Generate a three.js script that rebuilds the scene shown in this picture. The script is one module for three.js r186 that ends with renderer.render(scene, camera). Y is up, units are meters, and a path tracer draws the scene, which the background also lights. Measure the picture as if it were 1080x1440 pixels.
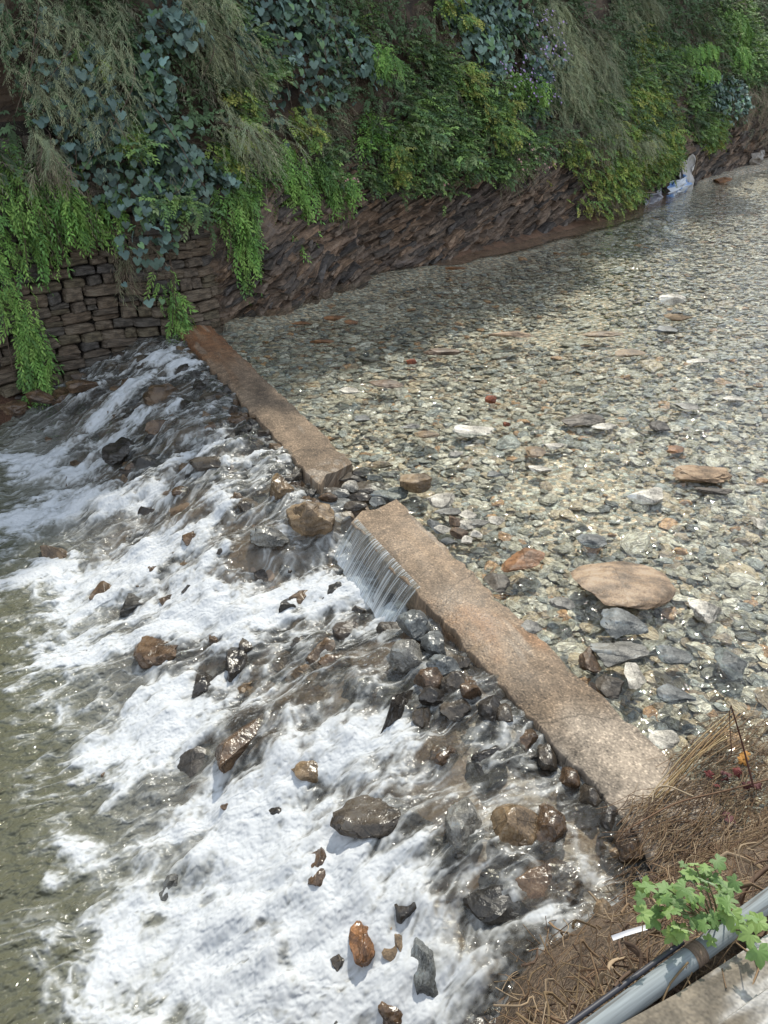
import * as THREE from 'three';
import { mergeGeometries, mergeVertices, toCreasedNormals } from 'three/addons/utils/BufferGeometryUtils.js';

// ---------- camera, sky, sun, exposure ----------
const FOV = 65, EYE = 4, PITCH = 30.28 * Math.PI / 180;
const scene = new THREE.Scene();
const camera = new THREE.PerspectiveCamera(FOV, 0.75, 0.05, 600);
camera.position.set(0, EYE, 0);
camera.rotation.x = -PITCH;
const renderer = new THREE.WebGLRenderer({ antialias: true });
renderer.toneMapping = THREE.LinearToneMapping;
renderer.toneMappingExposure = 1.2;
renderer.shadowMap.enabled = true;
{
  const w = 512, h = 256, data = new Float32Array(w * h * 4);
  for (let j = 0; j < h; j++) for (let i = 0; i < w; i++) {
    const el = (j / h - 0.5) * Math.PI, k = Math.pow(Math.max(0, Math.sin(el)), 0.55), o = (j * w + i) * 4;
    const hz = [1.00, 1.03, 1.06], ze = [0.66, 0.78, 0.95];
    for (let c = 0; c < 3; c++) data[o + c] = hz[c] + (ze[c] - hz[c]) * k;
    data[o + 3] = 1;
  }
  const sky = new THREE.DataTexture(data, w, h, THREE.RGBAFormat, THREE.FloatType);
  sky.mapping = THREE.EquirectangularReflectionMapping; sky.magFilter = sky.minFilter = THREE.LinearFilter; sky.needsUpdate = true;
  scene.background = sky; scene.environment = sky;
}
const sun = new THREE.DirectionalLight(new THREE.Color(1, 0.95, 0.83), 3.5);
sun.position.set(5, 26, -27);
sun.target.position.set(0, 0, -8);
sun.castShadow = true; sun.shadow.radius = 2; sun.shadow.mapSize.set(2048, 2048);
Object.assign(sun.shadow.camera, { left: -30, right: 30, top: 30, bottom: -30, near: 1, far: 90 });
scene.add(sun, sun.target);

// ---------- helpers ----------
function seeded(s) { return () => { s |= 0; s = s + 0x6D2B79F5 | 0; let t = Math.imul(s ^ s >>> 15, 1 | s); t = t + Math.imul(t ^ t >>> 7, 61 | t) ^ t; return ((t ^ t >>> 14) >>> 0) / 4294967296; }; }
const rand = seeded(7421);
const rr = (a, b, r = rand) => a + (b - a) * r();
const clamp = (x, a = 0, b = 1) => x < a ? a : x > b ? b : x;
const lerp = (a, b, t) => a + (b - a) * t;
const smooth = (a, b, x) => { const t = clamp((x - a) / (b - a)); return t * t * (3 - 2 * t); };
const hashTable = new Float32Array(65536); { const r = seeded(99); for (let i = 0; i < 65536; i++) hashTable[i] = r(); }
function hash3(x, y, z) { return hashTable[(Math.imul(x, 73856093) ^ Math.imul(y, 19349663) ^ Math.imul(z, 83492791)) >>> 7 & 65535]; }
function noise3(x, y, z) {
  const X = Math.floor(x), Y = Math.floor(y), Z = Math.floor(z); x -= X; y -= Y; z -= Z;
  const u = x * x * (3 - 2 * x), v = y * y * (3 - 2 * y), w = z * z * (3 - 2 * z);
  const q = (a, b) => { const n = hash3(X, Y + a, Z + b); return n + (hash3(X + 1, Y + a, Z + b) - n) * u; };
  const a = q(0, 0), b = q(1, 0), c = q(0, 1), d = q(1, 1);
  const e = a + (b - a) * v, f = c + (d - c) * v; return e + (f - e) * w;
}
function noise2(x, y, s = 0) {
  const X = Math.floor(x), Y = Math.floor(y); x -= X; y -= Y;
  const u = x * x * (3 - 2 * x), v = y * y * (3 - 2 * y);
  const a = hash3(X, Y, s), b = hash3(X + 1, Y, s), c = hash3(X, Y + 1, s), d = hash3(X + 1, Y + 1, s);
  const e = a + (b - a) * u; return e + (c + (d - c) * u - e) * v;
}
function fbm2(x, y, o = 4, s = 0) { let a = 0.5, t = 0, n = 0; for (let i = 0; i < o; i++) { t += a * noise2(x, y, s + i); n += a; a *= 0.5; const q = x * 1.6 - y * 1.2; y = x * 1.2 + y * 1.6 + 3.7; x = q + 1.3; } return t / n; }
function fbm3(x, y, z, o = 4) { let a = 0.5, t = 0, n = 0; for (let i = 0; i < o; i++) { t += a * noise3(x, y, z); n += a; a *= 0.5; x = x * 2.03 + 5.1; y = y * 2.03 + 1.7; z = z * 2.03 + 9.2; } return t / n; }
// periodic value noise for tiling textures
function tileNoise(x, y, p, s) {
  const X = Math.floor(x), Y = Math.floor(y), m = q => ((q % p) + p) % p; x -= X; y -= Y;
  const u = x * x * (3 - 2 * x), v = y * y * (3 - 2 * y);
  const a = hash3(m(X), m(Y), s), b = hash3(m(X + 1), m(Y), s), c = hash3(m(X), m(Y + 1), s), d = hash3(m(X + 1), m(Y + 1), s);
  const e = a + (b - a) * u; return e + (c + (d - c) * u - e) * v;
}
function tileFbm(u, v, p, o, s) { let a = 0.5, t = 0, n = 0; for (let i = 0; i < o; i++) { t += a * tileNoise(u * p, v * p, p, s + i); n += a; a *= 0.55; p *= 2; } return t / n; }
function texture(w, h, fn, srgb, repeat = true) {
  const d = new Uint8Array(w * h * 4), c = [0, 0, 0];
  for (let j = 0; j < h; j++) for (let i = 0; i < w; i++) { fn((i + 0.5) / w, (j + 0.5) / h, c); const o = (j * w + i) * 4; d[o] = clamp(c[0]) * 255; d[o + 1] = clamp(c[1]) * 255; d[o + 2] = clamp(c[2]) * 255; d[o + 3] = 255; }
  const t = new THREE.DataTexture(d, w, h); t.magFilter = THREE.LinearFilter; t.minFilter = THREE.LinearMipmapLinearFilter; t.generateMipmaps = true;
  t.wrapS = t.wrapT = repeat ? THREE.RepeatWrapping : THREE.ClampToEdgeWrapping; if (srgb) t.colorSpace = THREE.SRGBColorSpace; t.needsUpdate = true; return t;
}
const taken = new Map();
function numbered(n) { const k = taken.get(n) || 0; taken.set(n, k + 1); return k ? `${n}_${String(k).padStart(3, '0')}` : n; }
const shade = o => { o.castShadow = o.receiveShadow = true; return o; };
function tag(o, label, category, group) { o.userData.label = label; o.userData.category = category; if (group) o.userData.group = group; return o; }
function thing(name, label, category, group) { const g = new THREE.Group(); g.name = numbered(name); scene.add(g); return tag(g, label, category, group); }
function part(name, geometry, material, parent) { const m = shade(new THREE.Mesh(geometry, material)); m.name = name; parent.add(m); return m; }
function solid(name, geometry, material, label, category, group) { const m = shade(new THREE.Mesh(geometry, material)); m.name = numbered(name); scene.add(m); return tag(m, label, category, group); }
function setting(name, geometry, material) { const m = shade(new THREE.Mesh(geometry, material)); m.name = numbered(name); m.userData.kind = 'structure'; scene.add(m); return m; }
const dummy = new THREE.Object3D();
function copies(name, geometry, material, list, parent) {          // list of [x, y, z, rx, ry, rz, sx, sy, sz, r, g, b]
  const m = shade(new THREE.InstancedMesh(geometry, material, list.length)); m.name = name; m.userData.kind = 'stuff';
  const c = new THREE.Color();
  list.forEach((q, i) => {
    dummy.position.set(q[0], q[1], q[2]); dummy.rotation.set(q[3], q[4], q[5], 'YXZ'); dummy.scale.set(q[6], q[7], q[8]); dummy.updateMatrix();
    m.setMatrixAt(i, dummy.matrix); m.setColorAt(i, c.setRGB(q[9], q[10], q[11]));
  });
  parent.add(m); return m;
}
const FOCAL = 720 / Math.tan(FOV * Math.PI / 360);                   // in pixels of the 1080 x 1440 photograph
function rayOf(px, py) { const x = (px - 540) / FOCAL, y = (720 - py) / FOCAL, c = Math.cos(PITCH), s = Math.sin(PITCH); return [x, y * c - s, -c - y * s]; }
function at(px, py, y = 0) { const d = rayOf(px, py), t = (y - EYE) / d[1]; return new THREE.Vector3(d[0] * t, y, d[2] * t); }
function reach(p) { return Math.hypot(p.x, p.y - EYE, p.z) ; }
function perPixel(p) { const c = Math.cos(PITCH), s = Math.sin(PITCH); return (-(p.y - EYE) * s - p.z * c) / FOCAL; }   // metres covered by one photo pixel at p
function boxUv(g, k = 1) {
  const p = g.attributes.position, n = g.attributes.normal, uv = new Float32Array(p.count * 2);
  for (let i = 0; i < p.count; i++) {
    const ax = Math.abs(n.getX(i)), ay = Math.abs(n.getY(i)), az = Math.abs(n.getZ(i));
    const [a, b] = ay >= ax && ay >= az ? [p.getX(i), p.getZ(i)] : ax > az ? [p.getZ(i), p.getY(i)] : [p.getX(i), p.getY(i)];
    uv[2 * i] = a * k; uv[2 * i + 1] = b * k;
  }
  g.setAttribute('uv', new THREE.BufferAttribute(uv, 2)); return g;
}
function grid(nu, nv, fn, uvFn, colorFn) {
  const pos = new Float32Array((nu + 1) * (nv + 1) * 3), uv = new Float32Array((nu + 1) * (nv + 1) * 2), col = colorFn && new Float32Array(pos.length), idx = [];
  const p = [0, 0, 0], q = [0, 0], c = [1, 1, 1];
  for (let j = 0; j <= nv; j++) for (let i = 0; i <= nu; i++) {
    const k = j * (nu + 1) + i; fn(i / nu, j / nv, p); pos.set(p, k * 3); uvFn(i / nu, j / nv, p, q); uv.set(q, k * 2);
    if (colorFn) { colorFn(i / nu, j / nv, p, c); col.set(c, k * 3); }
    if (i < nu && j < nv) { const a = k, b = k + 1, d = k + nu + 1, e = d + 1; idx.push(a, b, e, a, e, d); }
  }
  const g = new THREE.BufferGeometry(); g.setAttribute('position', new THREE.BufferAttribute(pos, 3)); g.setAttribute('uv', new THREE.BufferAttribute(uv, 2));
  if (col) g.setAttribute('color', new THREE.BufferAttribute(col, 3));
  g.setIndex(idx); g.computeVertexNormals(); return g;
}
function tube(points, radii, sides = 6, segments = 12) {
  const curve = new THREE.CatmullRomCurve3(points.map(p => p.isVector3 ? p : new THREE.Vector3(...p)));
  const g = new THREE.TubeGeometry(curve, segments, 1, sides), p = g.attributes.position, n = g.attributes.normal;
  for (let i = 0; i <= segments; i++) {
    const r = Array.isArray(radii) ? lerp(radii[0], radii[1], i / segments) : radii;
    for (let j = 0; j <= sides; j++) { const k = i * (sides + 1) + j; p.setXYZ(k, p.getX(k) + n.getX(k) * (r - 1), p.getY(k) + n.getY(k) * (r - 1), p.getZ(k) + n.getZ(k) * (r - 1)); }
  }
  return g;
}
// an angular boulder of unit size: a ball cut by planes, then roughened
function rockShape(seed, detail = 7, cuts = 14, rough = 0.16, crease = 0.45, inner = 0.42) {
  const r = seeded(seed * 7919 + 13), planes = [];
  for (let i = 0; i < cuts; i++) { const z = rr(-1, 1, r), a = rr(0, 6.283, r), s = Math.sqrt(1 - z * z); planes.push([s * Math.cos(a), z, s * Math.sin(a), rr(inner, 0.9, r)]); }
  let g = mergeVertices((() => { const q = new THREE.IcosahedronGeometry(1, detail); q.deleteAttribute('uv'); q.deleteAttribute('normal'); return q; })(), 1e-4);
  const p = g.attributes.position, o = seed * 3.71;
  for (let i = 0; i < p.count; i++) {
    let x = p.getX(i), y = p.getY(i), z = p.getZ(i);
    for (const [a, b, c, d] of planes) { const e = x * a + y * b + z * c - d; if (e > 0) { x -= a * e; y -= b * e; z -= c * e; } }
    const n = 1 + rough * (fbm3(x * 1.8 + o, y * 1.8, z * 1.8 + o, 3) - 0.5) * 2 + rough * 0.6 * (noise3(x * 6 + o, y * 9, z * 6) - 0.5) + rough * 0.3 * (noise3(x * 17 + o, y * 17, z * 17) - 0.5);
    p.setXYZ(i, x * n, y * n, z * n);
  }
  g.computeVertexNormals();
  g = toCreasedNormals(g, crease); return boxUv(g, 0.5);
}

// ---------- layout: the sill axis, heights of water and bed ----------
const SILL0 = new THREE.Vector2(-3.22, -12.45), AX = new THREE.Vector2(0.4495, 0.8933), DN = new THREE.Vector2(-0.8933, 0.4495);   // along the sill towards us, and downstream
const SILL_LENGTH = 10.62, SILL_WIDTH = 0.55, WATER = -0.022, POOL = -0.85;
const toSill = (x, z) => { const dx = x - SILL0.x, dz = z - SILL0.y; return [dx * AX.x + dz * AX.y, dx * DN.x + dz * DN.y]; };
const fromSill = (a, d) => [SILL0.x + AX.x * a + DN.x * d, SILL0.y + AX.y * a + DN.y * d];
function rapidsHeight(a, d) {                                        // mean level of the falling water below the sill
  const e = d + 0.5 * (fbm2(a * 0.6, d * 0.4, 2, 31) - 0.5);
  const steps = 0.10 * (fbm2(a * 0.9 + 4, d * 1.6, 3, 5) - 0.5) * smooth(3.4, 1.6, d);
  const lip = -0.09 - 0.28 * smooth(6.0, 6.5, a) * smooth(8.2, 7.5, a);
  return lerp(lip, POOL, smooth(0.1, 2.8, e)) + steps;
}
function bedDepth(x, z) {                                            // river bed above the sill
  const [a, d] = toSill(x, z), up = -d - SILL_WIDTH;
  const bar = smooth(0.4, 2.2, up) * smooth(2.5, 6.5, a + up * 0.12);
  return WATER - lerp(0.18, 0.08, bar) - 0.05 * (fbm2(x * 0.5, z * 0.5, 3, 8) - 0.5) - 0.03 * (1 - bar) * smooth(3, 0, up);
}
function onRapids(px, py) { let y = -0.6; for (let i = 0; i < 10; i++) { const p = at(px, py, y); const [a, d] = toSill(p.x, p.z); y = rapidsHeight(a, Math.max(0, d)); } return at(px, py, y); }

// the far bank's foot, as a bent line in plan
const FOOT = [[-13, -5.2], [-9.5, -8.3], [-5.95, -11.45], [-4.55, -12.5], [-3.35, -12.85], [-2.5, -13.6], [-1.0, -15.95], [0.9, -17.4], [3.85, -20.7], [6.2, -23.3], [9.6, -27.9], [14.7, -33.6], [24, -45], [36, -60]];
const footCurve = new THREE.CatmullRomCurve3(FOOT.map(q => new THREE.Vector3(q[0], 0, q[1])), false, 'centripetal');
const FOOT_LENGTH = footCurve.getLength(), FOOT_STEPS = 400;
const footLine = footCurve.getSpacedPoints(FOOT_STEPS);
const footNormal = footLine.map((p, i) => { const a = footLine[Math.max(0, i - 4)], b = footLine[Math.min(FOOT_STEPS, i + 4)], x = b.x - a.x, z = b.z - a.z, l = Math.hypot(x, z); return [-z / l, x / l]; });
function foot(t) { const f = clamp(t / FOOT_LENGTH, 0, 0.99999) * FOOT_STEPS, i = Math.floor(f), k = f - i, a = footLine[i], b = footLine[i + 1], n = footNormal[i], m = footNormal[i + 1]; return [lerp(a.x, b.x, k), lerp(a.z, b.z, k), lerp(n[0], m[0], k), lerp(n[1], m[1], k)]; }
function nearestFoot(x, z) { let best = 1e9, t = 0; for (let i = 0; i <= FOOT_STEPS; i++) { const p = footLine[i], d = (p.x - x) ** 2 + (p.z - z) ** 2; if (d < best) { best = d; t = i; } } const p = footLine[t], n = footNormal[t]; return [t / FOOT_STEPS * FOOT_LENGTH, (x - p.x) * n[0] + (z - p.z) * n[1]]; }
const WALL_END = nearestFoot(-2.85, -13.2)[0];
function lean(h) { return h < 2 ? 0.16 * Math.max(h, -1.5) : 0.32 + (h < 5.5 ? 0.55 * (h - 2) : 0.55 * 3.5 + 1.5 * (h - 5.5)); }   // how far the face stands back at height h
function bankPoint(t, h, out = 0) { const [x, z, nx, nz] = foot(t), o = out - lean(h); return new THREE.Vector3(x + nx * o, h, z + nz * o); }
function onBank(px, py) {                                            // where the line of sight through a pixel meets the bank
  const d = rayOf(px, py), l = Math.hypot(...d);
  for (let s = 9; s < 60; s += 0.12) { const x = d[0] / l * s, y = EYE + d[1] / l * s, z = d[2] / l * s, [t, n] = nearestFoot(x, z); if (n < -lean(y)) return { t, h: y, p: new THREE.Vector3(x, y, z) }; }
  return { t: 20, h: 3, p: bankPoint(20, 3) };
}

// ---------- shared textures and materials ----------
const rockMap = texture(512, 512, (u, v, c) => {
  const w = tileFbm(u, v, 4, 5, 3), s = tileFbm(u + w * 0.05, v * 1, 6, 3, 17), band = tileNoise((v * 22 + w * 5) * 1.0, u * 3, 22, 40);
  const k = 0.575 + 0.6 * (w - 0.5) + 0.35 * (s - 0.5) + 0.22 * (band - 0.5) + 0.18 * (tileNoise(u * 128, v * 128, 128, 9) - 0.5);
  c[0] = k * 1.55; c[1] = k * 1.5; c[2] = k * 1.43;
}, true);
const rockBump = texture(512, 512, (u, v, c) => {
  const w = tileFbm(u, v, 6, 6, 71), band = tileNoise(u * 3 + w, v * 26 + w * 6, 1024, 44); c[0] = c[1] = c[2] = 0.7 * w + 0.3 * band;
});
const grainMap = texture(512, 512, (u, v, c) => { const k = 0.74 + 0.5 * (tileFbm(u, v, 8, 5, 20) - 0.5) + 0.4 * (tileNoise(u * 170, v * 170, 170, 4) - 0.5); c[0] = k * 1.2; c[1] = k * 1.18; c[2] = k * 1.14; }, true);
const grainBump = texture(512, 512, (u, v, c) => { c[0] = c[1] = c[2] = 0.5 * tileFbm(u, v, 10, 5, 50) + 0.5 * tileNoise(u * 120, v * 120, 120, 14); });
const RGB = (r, g, b) => new THREE.Color().setRGB(r, g, b);
const rockMats = {};
function rockMaterial(r, g, b, rough = 0.55) { const k = [r, g, b, rough].join(); return rockMats[k] || (rockMats[k] = new THREE.MeshStandardMaterial({ color: RGB(r, g, b), map: rockMap, bumpMap: rockBump, bumpScale: 0.03, roughness: rough })); }
const soilMaterial = new THREE.MeshStandardMaterial({ map: grainMap, bumpMap: grainBump, bumpScale: 0.03, roughness: 0.95, vertexColors: true });

// ---------- the far bank ----------
{
  const strata = (t, h) => { const w = fbm2(t * 0.7, h * 0.9, 3, 60), q = (h * 0.92 - t * 0.30) + 0.5 * (w - 0.5), f = q * 9, k = f - Math.floor(f); return [0.17 * (noise2(Math.floor(f) * 7.3, t * 1.6, 61) - 0.5) + 0.035 * k + 0.06 * noise2(Math.floor(f * 3) * 3.1, t * 3.4, 63), k]; };
  const heights = []; for (let h = -1.3; h < 2.7; h += 0.028) heights.push(h); for (let h = 2.7; h < 6; h += 0.2) heights.push(h); for (let h = 6; h <= 15; h += 0.8) heights.push(h);
  const nt = 1300, corner = nearestFoot(-0.75, -16.2)[0];
  const tOf = u => FOOT_LENGTH * (u < 0.7 ? u / 0.7 * 0.55 : 0.55 + (u - 0.7) / 0.3 * 0.45);
  const p = new THREE.Vector3();
  const g = grid(nt, heights.length - 1, (u, v, o) => {
    const t = tOf(u), h = heights[Math.round(v * (heights.length - 1))], inWall = smooth(WALL_END + 0.2, WALL_END - 0.3, t);
    const [s] = strata(t, h), big = 0.55 * (fbm2(t * 0.45, h * 0.5, 3, 66) - 0.5);
    const block = 0.34 * smooth(WALL_END + 0.6, WALL_END + 1.2, t) * (t < corner + 0.25 * h ? 1 : 0);   // the block that stands forward, with its sheer end
    let out = (s * 1.25 + big * smooth(-0.5, 1, h) + block * smooth(2.2, 1.2, h)) * (1 - inWall) - 0.45 * inWall;
    if (h > 2.7) out = lerp(out, 1.4 * (fbm2(t * 0.4, h * 0.4, 3, 68) - 0.5), smooth(2.7, 5, h));
    p.copy(bankPoint(t, h, out)); o[0] = p.x; o[1] = h; o[2] = p.z;
  }, (u, v, o, q) => { const t = tOf(u), h = heights[Math.round(v * (heights.length - 1))]; q[0] = (t * 0.94 + h * 0.34) * 0.7; q[1] = (h * 0.94 - t * 0.34) * 1.1; }, (u, v, o, c) => {
    const t = tOf(u), h = o[1], w = fbm2(t * 0.8, h * 1.2, 4, 75), layer = noise2(Math.floor((h * 0.92 - t * 0.30 + 0.5 * (fbm2(t * 0.7, h * 0.9, 3, 60) - 0.5)) * 9) * 5.1, t * 0.9, 76);
    let r = lerp(0.13, 0.27, layer), gg = lerp(0.105, 0.205, layer), b = lerp(0.09, 0.165, layer);
    const rust = smooth(0.5, 0.72, w); r = lerp(r, 0.25, rust * 0.5); gg = lerp(gg, 0.165, rust * 0.5); b = lerp(b, 0.11, rust * 0.5);
    const slate = smooth(0.48, 0.3, w); r = lerp(r, 0.10, slate * 0.7); gg = lerp(gg, 0.085, slate * 0.7); b = lerp(b, 0.09, slate * 0.7);
    const soil = smooth(1.7, 2.5, h + (w - 0.5)); c[0] = lerp(r, 0.085, soil); c[1] = lerp(gg, 0.058, soil); c[2] = lerp(b, 0.038, soil);
  });
  const bank = setting('bank', toCreasedNormals(g, 0.5), new THREE.MeshStandardMaterial({ map: rockMap, bumpMap: rockBump, bumpScale: 0.05, roughness: 0.8, vertexColors: true }));
  // slabs of the layered rock that stand out of the face
  const r = seeded(1234), shapes = []; for (let i = 0; i < 10; i++) { const q = new THREE.BoxGeometry(2, 2, 2, 2, 1, 1), p = q.attributes.position; for (let k = 0; k < p.count; k++) { const x = p.getX(k), y = p.getY(k), z = p.getZ(k), e = n => hash3(Math.round(x * 3 + i * 17), Math.round(y * 3) + 40 * n, Math.round(z * 3) + 9) - 0.5; p.setXYZ(k, x + 0.75 * e(1), (y + 0.7 * e(2)) * (0.10 + 0.035 * (i % 4)), (z + 0.8 * e(3)) * 0.5); } q.computeVertexNormals(); shapes.push(boxUv(toCreasedNormals(q, 0.3), 0.5)); }
  const mats = [[0.24, 0.18, 0.14], [0.18, 0.14, 0.115], [0.13, 0.11, 0.10], [0.28, 0.195, 0.14], [0.10, 0.09, 0.088], [0.21, 0.165, 0.135]].map(q => rockMaterial(...q, 0.8)), more = shapes.map(() => []);
  for (let i = 0; i < 2600; i++) {
    const t = WALL_END + 0.3 + 30 * Math.pow(r(), 1.2), h = -0.15 + 2.5 * r() * (t < WALL_END + 1.5 ? 0.5 : 1), [s] = strata(t, h), big = 0.55 * (fbm2(t * 0.45, h * 0.5, 3, 66) - 0.5) * smooth(-0.5, 1, h), block = 0.34 * smooth(WALL_END + 0.6, WALL_END + 1.2, t) * (t < corner + 0.25 * h ? 1 : 0) * smooth(2.2, 1.2, h);
    const [, , nx, nz] = foot(t), size = rr(0.07, 0.26, r) * (i < 295 ? 1.35 : 1) * (1 + 0.015 * (t - WALL_END)), p = bankPoint(t, h, s * 1.25 + big + block - rr(0.05, 0.42, r) * size), rot = [rr(-0.12, 0.3, r), Math.atan2(nx, nz) + rr(-0.3, 0.3, r), 0.36 + rr(-0.09, 0.09, r)], mm = Math.floor(r() * 6);
    if (i < 295) { const o = part('rock_slab', shapes[i % 10], mats[mm], bank); o.position.copy(p); o.rotation.set(...rot, 'YXZ'); o.scale.setScalar(size); } else { const c = mats[mm].color; more[i % 10].push([p.x, p.y, p.z, ...rot, size, size, size, c.r, c.g, c.b]); }
  }
  const flake = new THREE.MeshStandardMaterial({ map: rockMap, bumpMap: rockBump, bumpScale: 0.03, roughness: 0.8 }); more.forEach((l, k) => copies('rock_flakes', shapes[k], flake, l, bank));
}

// ---------- the river bed above the sill, its mud and its water ----------
const riverbed = (() => {
  const pebbles = relief => (u, v, c) => {
    const n = 46; let best = 9, id = 0, second = 9; const x = u * n, y = v * n, X = Math.floor(x), Y = Math.floor(y);
    for (let j = -1; j <= 1; j++) for (let i = -1; i <= 1; i++) { const a = ((X + i) % n + n) % n, b = ((Y + j) % n + n) % n, dx = X + i + hash3(a, b, 1) - x, dy = (Y + j + hash3(a, b, 2) - y) * 1.2, d = dx * dx + dy * dy; if (d < best) { second = best; best = d; id = hash3(a, b, 3); } else if (d < second) second = d; }
    if (relief) { c[0] = c[1] = c[2] = 0.6 * smooth(0, 0.25, Math.sqrt(second) - Math.sqrt(best)) + 0.25 * id + 0.15 * tileNoise(u * 256, v * 256, 256, 6); return; }
    const k = 0.46 + 0.36 * id + 0.15 * (tileNoise(u * 256, v * 256, 256, 6) - 0.5);
    const warm = (id * 7.7) % 1; c[0] = k * lerp(0.97, 1.13, warm); c[1] = k * lerp(1.0, 1.01, warm); c[2] = k * lerp(0.98, 0.88, warm);
  }, gravel = texture(1024, 1024, pebbles(false), true), gravelRelief = texture(1024, 1024, pebbles(true));
  const g = grid(220, 260, (u, v, o) => {
    const up = Math.pow(v, 1.9) * 62 - 0.2, a = lerp(-16 - up * 0.9, 16, u), [x, z] = fromSill(a, -up - SILL_WIDTH + 0.15);
    o[0] = x; o[2] = z; const [t, n] = nearestFoot(x, z);
    const mud = t > WALL_END ? 0.16 * smooth(0.9, 0.1, n) : 0;
    o[1] = bedDepth(x, z) - 0.015 + mud + 0.32 * smooth(30, 44, t) * smooth(2.5, 0.2, n);
  }, (u, v, o, q) => { q[0] = o[0] * 0.5; q[1] = o[2] * 0.5; }, (u, v, o, c) => {
    const w = fbm2(o[0] * 0.8, o[2] * 0.8, 4, 90); const k = 0.75 + 0.5 * w; c[0] = k * 0.92; c[1] = k * 0.87; c[2] = k * 0.78;
  });
  return setting('riverbed', g, new THREE.MeshStandardMaterial({ map: gravel, bumpMap: gravelRelief, bumpScale: 0.012, roughness: 0.8, vertexColors: true }));
})();
{
  // bare brown mud along the foot of the rock
  const t0 = nearestFoot(0.3, -17)[0], t1 = nearestFoot(12, -30.5)[0];
  const g = grid(160, 14, (u, v, o) => { const t = lerp(t0, t1, u), w = 0.75 * Math.sin(Math.PI * Math.pow(u, 0.8)) + 0.35 * (fbm2(t * 1.3, 3, 3, 95) - 0.4), n = lerp(-0.5, Math.max(0.05, w), v), p = bankPoint(t, 0, n); o[0] = p.x; o[2] = p.z; o[1] = lerp(0.12, -0.09, Math.pow(v, 1.3)) + 0.03 * (fbm2(p.x * 3, p.z * 3, 3, 96) - 0.5); },
    (u, v, o, q) => { q[0] = o[0]; q[1] = o[2]; }, (u, v, o, c) => { const k = 0.8 + 0.5 * fbm2(o[0] * 2, o[2] * 2, 3, 97); c[0] = 0.21 * k; c[1] = 0.125 * k; c[2] = 0.082 * k; });
  setting('mud', g, new THREE.MeshStandardMaterial({ map: grainMap, bumpMap: grainBump, bumpScale: 0.01, roughness: 0.55, vertexColors: true }));
}
const rippleBump = texture(1024, 1024, (u, v, c) => {
  const w = tileFbm(u, v, 5, 3, 130), r1 = 1 - Math.abs(2 * tileFbm(u + 0.04 * w, v, 14, 3, 140) - 1), r2 = tileFbm(u, v + 0.03 * w, 40, 2, 150);
  c[0] = c[1] = c[2] = 0.55 * r1 + 0.25 * r2 + 0.2 * w;
});
{
  const g = grid(160, 200, (u, v, o) => {
    const up = Math.pow(v, 1.9) * 62 - 0.02, a = lerp(-16 - up * 0.9, 16, u), [x, z] = fromSill(a, -up - SILL_WIDTH);
    o[0] = x; o[1] = WATER + 0.012 * (fbm2(x * 2.2, z * 2.2, 3, 101) - 0.5) * smooth(0, 0.4, up); o[2] = z;
  }, (u, v, o, q) => { q[0] = (o[0] * 0.8 + o[2] * 0.6) * 0.42; q[1] = (o[2] * 0.8 - o[0] * 0.6) * 0.30; });
  const m = setting('stream_water', g, new THREE.MeshPhysicalMaterial({ color: RGB(0.945, 0.97, 0.945), transmission: 1, thickness: 0, ior: 1.33, roughness: 0.03, bumpMap: rippleBump, bumpScale: 0.06 }));
  m.castShadow = false;
}

// ---------- stones on the river bed ----------
const pebbleShapes = []; for (let i = 0; i < 8; i++) { const g = rockShape(300 + i, 2, 9, 0.16, 0.5); g.scale(1, 0.23 + 0.06 * (i % 3), 0.58 + 0.09 * (i % 4)); g.computeVertexNormals(); pebbleShapes.push(toCreasedNormals(g, 0.5)); }
const stoneTones = [[0.40, 0.38, 0.32, 5], [0.55, 0.52, 0.445, 4.6], [0.29, 0.29, 0.265, 2.6], [0.35, 0.37, 0.365, 3.0], [0.52, 0.43, 0.315, 3.2], [0.72, 0.69, 0.62, 2.6], [0.15, 0.155, 0.155, 1.1], [0.48, 0.29, 0.16, 0.9], [0.33, 0.26, 0.19, 1.4]];
const toneTotal = stoneTones.reduce((s, q) => s + q[3], 0);
function stoneTone(r = rand) { let k = r() * toneTotal; for (const q of stoneTones) { k -= q[3]; if (k < 0) { const f = rr(0.8, 1.2, r); return [q[0] * f, q[1] * f, q[2] * f]; } } return [0.2, 0.2, 0.17]; }
const stoneMaterial = new THREE.MeshStandardMaterial({ map: rockMap, bumpMap: rockBump, bumpScale: 0.02, roughness: 0.5 });
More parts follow.
